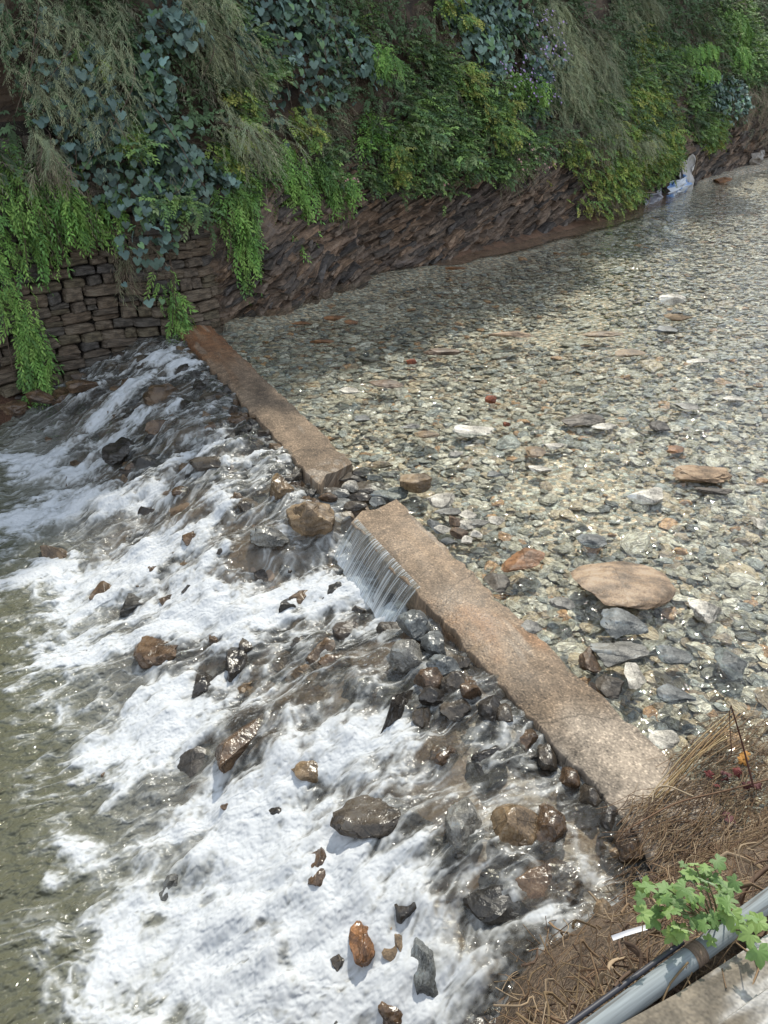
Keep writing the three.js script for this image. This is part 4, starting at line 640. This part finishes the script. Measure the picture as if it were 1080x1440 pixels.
Q('shrub', 'shrub', 'dark green shrub high up beyond the yellow bush', 'shrub', 1020, 60, 140, 140, { out: 0.6 });
Q('shrub', 'shrub', 'green bush against the far rock beyond the yellow bush', 'shrub', 975, 150, 90, 90, { out: 0.5 });
// yellow-green bush
Q('yellow', 'yellow_bush', 'large yellow-green bush with reddish tips above the litter', 'bush', 880, 175, 150, 160, { out: 0.8, lobes: 11 });
Q('yellow', 'yellow_bush', 'yellow-green bush trailing down towards the litter', 'bush', 895, 238, 110, 110, { out: 0.7 });
Q('yellow', 'yellow_bush', 'yellow-green growth up between feathery grass and far shrub', 'bush', 890, 90, 110, 100, { out: 0.4, dense: 0.8 });
Q('yellow', 'yellow_bush', 'small yellow-green patch over the dark rock upstream', 'bush', 995, 185, 60, 60, { out: 0.4 });
// dry hanging stuff
Q('dry', 'dry_brush', 'dry brown brush hanging beneath the yellow-green bush', 'brush', 870, 265, 90, 50, { out: 0.5 });
Q('dry', 'dry_brush', 'dry brown runners hanging on the wall under the ivy tail', 'brush', 190, 340, 60, 110, { out: 0.15, dense: 0.5 });
Q('dry', 'dry_brush', 'dry brown brush in the dark upper hollow', 'brush', 480, 110, 120, 160, { out: 0.2 });
Q('dry', 'dry_brush', 'dry brush among the leaves at the pool end of the wall', 'brush', 70, 260, 120, 100, { out: 0.3 });
Q('dry', 'dry_brush', 'dry pinkish brush high on the far rock', 'brush', 960, 50, 100, 120, { out: 0.4 });
Q('dry', 'dry_brush', 'dry brush left of the lilac flowers', 'brush', 625, 60, 90, 120, { out: 0.3 });
// small plants of every kind between the larger ones
{
  const r = seeded(3434), kinds = [['fern', 'bright green tuft'], ['shrub', 'mid green shrublet'], ['yellow', 'yellow-green sprig clump'], ['ivy', 'blue-green ivy offshoot'], ['feather', 'pale feathery tuft'], ['dry', 'dry brown tuft'], ['yellow', 'yellow-green sprig clump'], ['shrub', 'mid green shrublet']];
  for (let i = 0; i < 46; i++) { const x = rr(10, 1060, r), edge = x < 330 ? 300 : 262 - 0.10 * (x - 330), y = rr(10, edge, r), [k, word] = kinds[i % 8]; Q(k, 'small_plant', `small ${word} growing among the larger plants of the far bank`, 'plant', x, y, rr(36, 80, r), rr(34, 80, r), { out: rr(0.6, 1.25, r), stems: 1, lobes: 4, dense: 1.1, group: 'small plants across the far bank' }); }
}
// loose cover over the rest of the slope
{
  const r = seeded(1717), list = [[], [], []];
  for (let i = 0; i < 26000; i++) {
    const t = WALL_END - 12 + 48 * r(), h = 1.5 + 5.5 * Math.pow(r(), 0.8), edge = 1.9 + 1.2 * (fbm2(t * 0.6, 1, 3, 720) - 0.5); if (h < edge && t > WALL_END) continue; if (h < 2.3 && t < WALL_END) continue; if (noise2(t * 0.8, h * 0.8, 730) < 0.30) continue;
    const p = bankPoint(t, h, 0.05 + 0.35 * r() + 0.7 * (fbm2(t * 0.4, h * 0.4, 3, 68) - 0.5)), k = Math.floor(r() * 3), c = [[0.075, 0.13, 0.055], [0.15, 0.14, 0.09], [0.10, 0.165, 0.07]][k], f = rr(0.6, 1.3, r), s = rr(0.8, 1.6, r), [, , nx, nz] = foot(t);
    list[k].push([p.x, p.y, p.z, rr(-0.6, 1.2, r), Math.atan2(nx, nz) + rr(-1.4, 1.4, r), rr(-0.6, 0.6, r), s, s, s, c[0] * f, c[1] * f, c[2] * f]);
  }
  const g = new THREE.Group(); g.name = 'undergrowth'; g.userData.kind = 'stuff'; scene.add(g); tag(g, 'dim tangled undergrowth covering the slope behind the shrubs', 'undergrowth');
  [KIND.shrub.geo[0], KIND.dry.geo[0], KIND.shrub.geo[1]].forEach((q, k) => copies('foliage', q, leafMaterial, list[k], g));
}
// lilac flowers
{
  const petals = []; for (let i = 0; i < 9; i++) petals.push(place(leafCard(0.022, 0.009, 0.1, 1), 0, 0, 0, -0.4, i * 0.698, 0)); const flower = mergeGeometries(petals);
  const lilac = new THREE.MeshStandardMaterial({ color: RGB(0.42, 0.30, 0.55), roughness: 0.7, side: THREE.DoubleSide }), pink = new THREE.MeshStandardMaterial({ color: RGB(0.55, 0.30, 0.28), roughness: 0.7, side: THREE.DoubleSide });
  const bunch = (px, py, w, h, n, mat, label, out, s) => { const b = onBank(px, py), m = perPixel(b.p), r = seeded(px * 31 + py), root = thing('flower_cluster', label, 'flowers'), list = []; for (let i = 0; i < n; i++) { const t = b.t + rr(-0.5, 0.5, r) * w * m * along(b.p, b.t), p = bankPoint(t, b.h + rr(-0.5, 0.5, r) * h * m, out * rr(0.8, 1.2, r)), [, , nx, nz] = foot(t); list.push([p.x, p.y, p.z, rr(0.3, 1.3, r), Math.atan2(nx, nz) + rr(-0.6, 0.6, r), 0, s, s, s, 1, 1, 1]); }
    copies('blossoms', flower, mat, list, root); part('stem', tube([bankPoint(b.t, b.h - 0.3, 0), bankPoint(b.t, b.h - 0.1, out * 0.7), bankPoint(b.t, b.h + 0.05, out)], [0.008, 0.004], 5, 8), stemMaterial, root); };
  bunch(735, 50, 40, 60, 60, lilac, 'lilac asters in front of the broad-leaved ivy', 0.85, 1.5); bunch(700, 100, 60, 40, 60, lilac, 'pale lilac asters hanging lower over the shrub', 0.75, 1.4); bunch(722, 125, 40, 40, 40, lilac, 'faded lilac asters beside the low dusky ivy', 0.7, 1.3);
  bunch(710, 215, 50, 40, 26, pink, 'pinkish blossoms at the tips of the shrub over the rock edge', 0.75, 1.2); bunch(598, 248, 14, 14, 12, pink, 'tiny pink blossoms on the rock edge mid-bank', 0.45, 1.2); bunch(465, 250, 26, 14, 16, pink, 'tiny pink blossoms between the bright shrubs', 0.5, 1.1);
}

// ---------- litter caught on the far bank ----------
function crumpled(w, h, d, seed, tone) {
  const g = grid(22, 26, (u, v, o) => { const x = (u - 0.5) * 2, y = (v - 0.5) * 2, n = fbm3(x * 1.8 + seed, y * 1.8, seed, 4) - 0.5, edge = 0.75 + 0.5 * noise2(Math.atan2(y, x) * 2.2 + seed, seed, 3); o[0] = x * w / 2 * edge + 0.3 * w * (noise3(x * 3, y * 3, seed) - 0.5); o[1] = y * h / 2 * edge; o[2] = d * (1 - 0.6 * (x * x + y * y)) + d * 3.2 * n; }, (u, v, o, q) => { q[0] = u; q[1] = v; }, (u, v, o, c) => { const k = fbm2(u * 4 + seed, v * 4, 3, 740); const q = tone(k, u, v); c[0] = q[0]; c[1] = q[1]; c[2] = q[2]; });
  return g;
}
const bagMaterial = new THREE.MeshPhysicalMaterial({ vertexColors: true, roughness: 0.4, transmission: 0.2, thickness: 0, side: THREE.DoubleSide });
function bag(px, py, w, h, seed, tone, label, out) { const b = onBank(px, py), m = perPixel(b.p), p = bankPoint(b.t, b.h, out), [, , nx, nz] = foot(b.t), o = solid('plastic_bag', crumpled(w * m * along(b.p, b.t) * 0.8, h * m, 0.12, seed, tone), bagMaterial, label, 'plastic bag'); o.position.copy(p); o.rotation.y = Math.atan2(nx, nz); }
bag(946, 254, 22, 58, 3.1, k => k > 0.5 ? [0.6, 0.58, 0.56] : [0.42, 0.40, 0.38], 'torn off-white plastic bag hanging under the yellow-green bush', 0.35);
bag(930, 262, 30, 26, 8.7, k => k > 0.52 ? [0.15, 0.30, 0.60] : [0.62, 0.66, 0.72], 'blue and white plastic bag caught beside the torn white one', 0.45);
bag(905, 282, 26, 26, 5.3, k => k > 0.5 ? [0.10, 0.10, 0.13] : [0.30, 0.30, 0.34], 'dark grey plastic bag at the water line', 0.3);
bag(1050, 225, 18, 24, 6.6, k => [0.22, 0.19, 0.16], 'brown rag of litter against the far rock', 0.3);
for (const [x0, y0, x1, y1] of [[870, 262, 885, 295], [872, 300, 900, 270], [935, 300, 934, 265], [885, 268, 905, 268], [955, 200, 958, 250]]) { const a = onBank(x0, y0), b = onBank(x1, y1); solid('dead_twig', tube([bankPoint(a.t, a.h, 0.4), bankPoint((a.t + b.t) / 2, (a.h + b.h) / 2, 0.5), bankPoint(b.t, b.h, 0.25)], 0.012, 5, 8), new THREE.MeshStandardMaterial({ color: RGB(0.28, 0.22, 0.15), roughness: 0.9 }), 'bare dead twig around the litter on the far bank', 'twig', 'twigs around the litter'); }

// ---------- trees on the slope behind, whose crowns shade bank and stream ----------
{
  const barkMaterial = new THREE.MeshStandardMaterial({ color: RGB(0.10, 0.08, 0.06), map: rockMap, bumpMap: rockBump, bumpScale: 0.05, roughness: 0.95 });
  const leaf = sprig(77, 14, 0.9, 0.30, 0.16, 1.1, 0.2);
  const tree = (t, h0, top, rad, seed, label) => {
    const r = seeded(seed), root = thing('broadleaf_tree', label, 'tree', 'trees on top of the far bank'), b = bankPoint(t, h0, 0), [, , nx, nz] = foot(t); root.position.copy(b);
    const lx = nx * 1.2, lz = nz * 1.2; part('trunk', tube([[0, -0.6, 0], [lx * 0.2, (top - h0) * 0.3, lz * 0.2], [lx, (top - h0) * 0.85, lz]], [0.20, 0.06], 9, 14), barkMaterial, root);
    for (let i = 0; i < 7; i++) { const a = i * 0.9 + r(), y = (top - h0) * rr(0.35, 0.7, r), R = rad * rr(0.5, 0.85, r); part('limb', tube([[lx * 0.5, y, lz * 0.5], [lx + Math.cos(a) * R * 0.5, y + 0.6, lz + Math.sin(a) * R * 0.5], [lx + Math.cos(a) * R, y + 1.2, lz + Math.sin(a) * R]], [0.07, 0.02], 6, 8), barkMaterial, root); }
    const list = []; for (let i = 0; i < 950; i++) { let x, y, z, q; do { x = rr(-1, 1, r); y = rr(-1, 1, r); z = rr(-1, 1, r); q = x * x + y * y + z * z; } while (q > 1 || fbm3(x * 2.2 + seed, y * 2.2, z * 2.2, 2) < 0.40); const f = rr(0.7, 1.3, r); list.push([lx + x * rad, (top - h0) * 0.68 + y * (top - h0) * 0.34, lz + z * rad, rr(-0.5, 0.9, r), r() * 6.28, rr(-0.4, 0.4, r), 1, 1, 1, 0.06 * f, 0.10 * f, 0.035 * f]); }
    copies('crown', leaf, leafMaterial, list, root);
  };
  const T = WALL_END;
  [[T - 8, 7.4, 15.5, 3.0], [T - 4.5, 7.2, 15.0, 2.9], [T - 1, 7.5, 15.5, 3.0], [T + 2.5, 7.3, 14.5, 2.8], [T + 6, 7.4, 14.5, 2.9], [T + 10, 7.6, 14, 2.9], [T + 14.5, 7.6, 14, 3.0], [T + 19.5, 7.6, 14, 3.0], [T + 25, 7.6, 14, 3.1]].forEach(([t, h0, top, rad], i) => tree(t, h0, top, rad, 50 + i, 'broadleaf tree on top of the far bank, casting shade over the stream'));
}

// ---------- the near bank: slope, ledge, pipe, debris ----------
const LEDGE = new THREE.Vector2(0.62, -1.13), LDIR = new THREE.Vector2(0.883, -0.469), LOUT = new THREE.Vector2(-0.469, -0.883);
const ledgeAt = (s, m, y) => new THREE.Vector3(LEDGE.x + LDIR.x * s + LOUT.x * m, y, LEDGE.y + LDIR.y * s + LOUT.y * m);
function slopeHeight(s, m) { const upstream = smooth(-0.1, 0.9, s), k = lerp(2.9, 1.7, upstream), y = 1.58 - Math.max(0, m - 0.12) * k; const q = ledgeAt(s, m, 0), below = smooth(-0.35, 0.05, toSill(q.x, q.z)[1]), base = lerp(-0.30, -1.25, below); return Math.max(y, base) + 0.10 * (fbm2(s * 3, m * 3, 4, 800) - 0.5); }
{
  const g = grid(140, 60, (u, v, o) => { const s = lerp(-6, 9, u), m = lerp(-0.3, 2.9, v), p = ledgeAt(s, m, 0); o[0] = p.x; o[2] = p.z; o[1] = slopeHeight(s, m); if (m > 2.2) o[1] -= (m - 2.2) * 0.4; }, (u, v, o, q) => { q[0] = o[0]; q[1] = o[2] + o[1]; }, (u, v, o, c) => { const w = fbm2(o[0] * 3, o[2] * 3, 4, 810), k = 0.75 + 0.6 * fbm2(o[0] * 9, o[2] * 9, 3, 811); c[0] = lerp(0.13, 0.24, w) * k; c[1] = lerp(0.09, 0.175, w) * k; c[2] = lerp(0.06, 0.125, w) * k; });
  setting('near_bank', g, soilMaterial);
  // concrete ledge and the path behind it
  const block = (s0, s1, m0, m1, y0, y1, seed) => { const n = 60, ring = [[m1, y0], [m1 + 0.01, lerp(y0, y1, 0.5)], [m1, y1 - 0.05], [m1 - 0.012, y1 - 0.012], [m1 - 0.05, y1], [lerp(m0, m1, 0.66), y1], [lerp(m0, m1, 0.33), y1], [m0, y1]]; return toCreasedNormals(grid(n, ring.length - 1, (u, v, o) => { const [m, y] = ring[Math.round(v * (ring.length - 1))], s = lerp(s0, s1, u), p = ledgeAt(s, m + 0.03 * (fbm2(s * 4, seed, 4, 820) - 0.5) * (m > m1 - 0.1 ? 1 : 0), y + 0.02 * (fbm2(s * 3, m * 6, 3, 821) - 0.5)); o[0] = p.x; o[1] = p.y; o[2] = p.z; }, (u, v, o, q) => { q[0] = o[0]; q[1] = o[2] + o[1] * 0.4; }), 0.8); };
  const flake = texture(1024, 1024, (u, v, c) => { const x = u * 2, y = v * 2, l = x * 0.469 + y * 0.883, s = x * 0.883 - y * 0.469, n = fbm2(s * 1.6, l * 8, 4, 830), f = tileFbm(u, v, 24, 4, 840), white = smooth(0.50, 0.60, n), k = 0.85 + 0.5 * (f - 0.5) + 0.2 * (noise2(x * 140, y * 140, 841) - 0.5); c[0] = lerp(0.52, 0.80, white) * k; c[1] = lerp(0.48, 0.785, white) * k; c[2] = lerp(0.42, 0.76, white) * k; }, true); flake.repeat.set(0.5, 0.5);
  const ledgeMaterial = new THREE.MeshStandardMaterial({ map: flake, bumpMap: grainBump, bumpScale: 0.008, roughness: 0.9 });
  const ledge = thing('concrete_ledge', 'weathered concrete ledge with flaking white coat beside the pipe', 'ledge');
  part('edge', block(-6, 9, -0.09, 0.045, 0.6, 1.70, 2), ledgeMaterial, ledge);
  part('top', block(-6, 9, -1.2, -0.09, 0.9, 1.75, 7), ledgeMaterial, ledge);
  setting('path', block(-8, 10, -7, -1.2, 1.0, 2.4, 9), ledgeMaterial);
}
{
  const pipe = thing('galvanised_pipe', 'galvanised steel pipe along the near bank, half hidden by a leafy plant', 'pipe');
  const spots = texture(512, 512, (u, v, c) => { const k = 0.72 + 0.28 * (tileFbm(u, v, 6, 4, 850) - 0.5) + 0.12 * (tileNoise(u * 60, v * 60, 60, 855) - 0.5), d = smooth(0.62, 0.7, tileFbm(u, v, 10, 4, 860)); c[0] = lerp(k * 0.92, 0.40, d * 0.5); c[1] = lerp(k * 0.97, 0.38, d * 0.5); c[2] = lerp(k, 0.36, d * 0.5); }, true);
  const zinc = new THREE.MeshStandardMaterial({ map: spots, color: RGB(0.47, 0.465, 0.45), roughness: 0.75, metalness: 0.05 });
  const a = at(812, 1466, 1.68), b = at(1086, 1262, 1.68), e = b.clone().sub(a).normalize(), p0 = a.clone().addScaledVector(e, -4), pj = a.clone().addScaledVector(e, 0.46), p1 = b.clone().addScaledVector(e, 5), R = 0.032;
  const mid = (p, q) => p.clone().add(q).multiplyScalar(0.5);
  part('pipe_length', tube([p0, mid(p0, pj), pj], R, 28, 40), zinc, pipe); part('pipe_length', tube([pj.clone().addScaledVector(e, -0.02), mid(pj, p1), p1], R * 0.94, 28, 40), zinc, pipe);
  part('coupling', tube([pj.clone().addScaledVector(e, -0.02), pj.clone().addScaledVector(e, 0.01), pj.clone().addScaledVector(e, 0.025)], R * 1.04, 28, 6), new THREE.MeshStandardMaterial({ color: RGB(0.22, 0.16, 0.12), roughness: 0.9, map: grainMap }), pipe);
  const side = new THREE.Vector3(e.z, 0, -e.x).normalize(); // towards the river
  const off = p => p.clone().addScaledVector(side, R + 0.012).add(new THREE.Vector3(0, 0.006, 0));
  solid('added_shade_strip', tube([off(p0), off(mid(p0, pj)), off(pj)], 0.008, 10, 30), new THREE.MeshStandardMaterial({ color: RGB(0.035, 0.035, 0.045), roughness: 0.5 }), 'thin black strip added as the shaded river side of the galvanised pipe', 'shade_strip');  // added dark strip, stands in for shade on the river side of the pipe
  // brackets that carry the pipe out of frame and in it
  for (const k of [-2.5, -0.9, 1.9, 3.6]) { const q = a.clone().addScaledVector(e, k); part('bracket', tube([q.clone().add(new THREE.Vector3(0, -R - 0.25, 0)), q.clone().add(new THREE.Vector3(0, -R - 0.1, 0)), q.clone().add(new THREE.Vector3(0, -R + 0.01, 0))], 0.016, 8, 4), zinc, pipe); }
}
// straw and roots washed onto the bank
const strawShapes = [0, 1, 2].map(i => { const r = seeded(60 + i); return tube([[0, 0, -0.5], [rr(-0.12, 0.12, r), rr(0, 0.10, r), -0.15], [rr(-0.12, 0.12, r), rr(0, 0.1, r), 0.2], [rr(-0.1, 0.1, r), 0, 0.5]], 0.008, 4, 7); });
{
  const r = seeded(9090), lists = strawShapes.map(() => []), g = new THREE.Group(); g.name = 'straw_heap'; g.userData.kind = 'stuff'; scene.add(g); tag(g, 'tangled brown straw and roots washed up below the pipe', 'straw');
  const tones = [[0.21, 0.135, 0.075], [0.15, 0.09, 0.05], [0.30, 0.22, 0.14], [0.10, 0.062, 0.04], [0.17, 0.115, 0.06]];
  for (let i = 0; i < 3900; i++) { const s = rr(-1.2, 1.9, r), m = rr(0.02, 1.3, r); if (noise2(s * 4, m * 4, 870) < 0.25 || (s > 0.45 && r() < 0.55)) continue; const p = ledgeAt(s, m, 0), y = slopeHeight(s, m) + 0.10 * r() * r(), l = rr(0.06, 0.30, r), w = r() < 0.08 ? rr(0.6, 1.2, r) : rr(0.12, 0.4, r), c = tones[Math.floor(r() * 5)], f = rr(0.7, 1.3, r); lists[i % 3].push([p.x, y, p.z, rr(-0.5, 0.9, r), rr(-0.9, 0.9, r) + (r() < 0.35 ? 1.4 : -0.5), rr(-0.6, 0.6, r), w, w, l, c[0] * f, c[1] * f, c[2] * f]); }
  for (let i = 0; i < 1500; i++) { const q = at(rr(880, 1090, r), rr(1010, 1250, r), 0.0); const [a, d] = toSill(q.x, q.z); const dx = q.x - LEDGE.x, dz = q.z - LEDGE.y, s = dx * LDIR.x + dz * LDIR.y, m = dx * LOUT.x + dz * LOUT.y; if (a < 9.9 + 0.6 * noise2(q.x * 3, q.z * 3, 5) - 0.5 * smooth(-0.6, -1.4, d)) continue; const l = rr(0.06, 0.40, r), w = rr(0.12, 0.35, r), c = tones[Math.floor(r() * 5)]; lists[i % 3].push([q.x, Math.max(slopeHeight(s, m), d < 0.02 && d > -0.62 ? 0.012 : d >= 0.02 ? -0.12 : WATER) + 0.03 * r(), q.z, rr(-0.12, 0.12, r), 2.2 + rr(-0.5, 0.5, r), 0, w, w, l, ...c]); }
  const straw = new THREE.MeshStandardMaterial({ color: 0xffffff, roughness: 0.85 }); lists.forEach((l, k) => copies('straw', strawShapes[k], straw, l, g));
  const one = (pts, rad, tone, name, label, category, group) => solid(name, tube(pts, rad, 6, 14), new THREE.MeshStandardMaterial({ color: RGB(...tone), roughness: 0.8 }), label, category, group);
  one([at(1060, 1108, 0.12), at(1045, 1050, 0.30), at(1028, 992, 0.55)], [0.007, 0.004], [0.09, 0.035, 0.025], 'twig', 'bare dark red twig standing up out of the drift', 'twig');
  one([at(1029, 1060, 0.06), at(1026, 1010, 0.25), at(1028, 992, 0.54)], 0.003, [0.12, 0.06, 0.04], 'twig', 'thin stalk hanging from the dark red twig', 'twig');
  one([at(880, 1168, 0.03), at(950, 1130, 0.07), at(1020, 1112, 0.10), at(1085, 1095, 0.16)], 0.005, [0.16, 0.09, 0.05], 'twig', 'long brown twig lying across the drift on the sill end', 'twig');
  one([at(915, 1140, 0.02), at(922, 1110, 0.07), at(935, 1105, 0.09), at(975, 1120, 0.06)], 0.005, [0.38, 0.30, 0.2], 'twig', 'pale curled twig on the end of the lower slab', 'twig');
  one([at(700, 1412, -0.35), at(730, 1392, -0.3), at(765, 1380, -0.25)], 0.012, [0.30, 0.15, 0.07], 'stick', 'reddish stick poking out of the straw over the water', 'stick');
  one([at(655, 957 + 60, 0.012), at(672, 1000, 0.014)], 0.003, [0.08, 0.06, 0.04], 'twig', 'tiny dark twig lying on the bare slab top', 'twig');
  for (let i = 0; i < 12; i++) { const y0 = at(rr(905, 930, r), rr(1120, 1150, r), 0.02), y1 = at(rr(1010, 1050, r), rr(1000, 1040, r), 0.06); const m = y0.clone().lerp(y1, 0.5); m.y += 0.05 + 0.05 * r(); one([y0, m, y1], 0.0028, [[0.30, 0.20, 0.09], [0.22, 0.14, 0.07], [0.36, 0.27, 0.14]][i % 3], 'straw_stalk', 'long straw stalk swept over the end of the lower slab', 'stalk', 'straw stalks over the sill end'); }
  const paper = solid('paper_strip', grid(20, 3, (u, v, o) => { o[0] = (u - 0.5) * 0.14; o[1] = 0.012 * Math.sin(u * 3.1) + 0.006 * Math.abs(v - 0.5); o[2] = (v - 0.5) * 0.018; }, (u, v, o, q) => { q[0] = u; q[1] = v; }), new THREE.MeshStandardMaterial({ color: RGB(0.75, 0.75, 0.78), roughness: 0.6, side: THREE.DoubleSide }), 'white plastic strip lying on the straw beside the leafy plant', 'plastic strip');
  { const p = at(885, 1312, 1.05); paper.position.copy(p); paper.rotation.set(0.3, 0.25, 0.1); }
}
// red and yellow fallen leaves on the drift
{
  const leaf = lobedLeaf(0.05, 5, 0.3), mats = [[0.16, 0.035, 0.03], [0.22, 0.05, 0.03], [0.40, 0.19, 0.04], [0.10, 0.03, 0.03]].map(q => new THREE.MeshStandardMaterial({ color: RGB(...q), roughness: 0.7, side: THREE.DoubleSide })), r = seeded(412);
  for (const [x, y, k, n] of [[1030, 1090, 3, 3], [1040, 1075, 0, 2], [1042, 1068, 2, 2], [1058, 1105, 3, 3], [1022, 1145, 3, 2], [1000, 1098, 0, 2]]) for (let i = 0; i < n; i++) { const p = at(x + rr(-12, 12, r), y + rr(-10, 10, r), 0.02 + 0.05 * r()), red = k !== 2, o = solid('fallen_leaf', leaf, mats[k], red ? 'dark red fallen leaf at the foot of the bare twig' : 'orange fallen leaf at the foot of the bare twig', 'leaf', red ? 'red leaves on the drift' : 'orange leaves on the drift'); o.position.copy(p); o.rotation.set(rr(-0.7, 0.7, r), r() * 6, rr(-0.7, 0.7, r)); o.scale.set(rr(0.5, 0.9, r), 1.8, rr(0.5, 0.9, r)); }
}
// the leafy plant on the pipe
{
  const root = thing('leafy_plant', 'fresh green plant with lobed leaves growing over the pipe', 'plant'), r = seeded(2211), shapes = [lobedLeaf(0.042, 5, 0.42), lobedLeaf(0.05, 5, 0.38)];
  const mats = [[0.20, 0.33, 0.075], [0.16, 0.28, 0.07], [0.24, 0.36, 0.09], [0.13, 0.23, 0.06]].map(q => new THREE.MeshPhysicalMaterial({ color: RGB(...q), roughness: 0.6, transmission: 0.35, thickness: 0, side: THREE.DoubleSide })), stem = new THREE.MeshStandardMaterial({ color: RGB(0.12, 0.12, 0.05), roughness: 0.8 });
  const base = at(1010, 1318, 1.55), tips = [[960, 1215], [985, 1225], [1000, 1240], [940, 1260], [960, 1275], [975, 1290], [945, 1300], [985, 1262], [1010, 1265], [1025, 1250], [955, 1235], [1005, 1215], [930, 1282], [965, 1250], [1000, 1285], [1022, 1285], [1035, 1300], [1060, 1290], [1068, 1300], [1040, 1245], [955, 1310], [975, 1272], [940, 1245], [990, 1300], [1050, 1310], [1008, 1300], [912, 1250], [905, 1262], [935, 1252], [1000, 1228], [980, 1210], [970, 1232], [950, 1288], [1015, 1235], [1028, 1268]];
  let stalk = root;
  tips.forEach(([x, y], i) => { const tip = at(x + rr(-6, 6, r), y + rr(-6, 6, r), 1.72 + 0.16 * r() - (y < 1240 ? 0.05 : 0)), mid = base.clone().lerp(tip, 0.5).add(new THREE.Vector3(0, 0.03, 0)); if (i % 2 === 0) stalk = part('stem', tube([base, mid, tip], [0.004, 0.002], 5, 8), stem, root); for (let k = 0; k < 2; k++) { const l = part('leaf', shapes[(i + k) % 2], mats[Math.floor(r() * 4)], stalk); l.position.copy(tip).add(new THREE.Vector3(rr(-0.03, 0.03, r) * k, -0.03 * k, rr(-0.03, 0.03, r) * k)); l.rotation.set(rr(-0.2, 0.7, r), rr(-3.1, 3.1, r), rr(-0.4, 0.4, r), 'YXZ'); l.scale.setScalar(rr(0.42, 0.95, r)); } });
}
renderer.render(scene, camera);
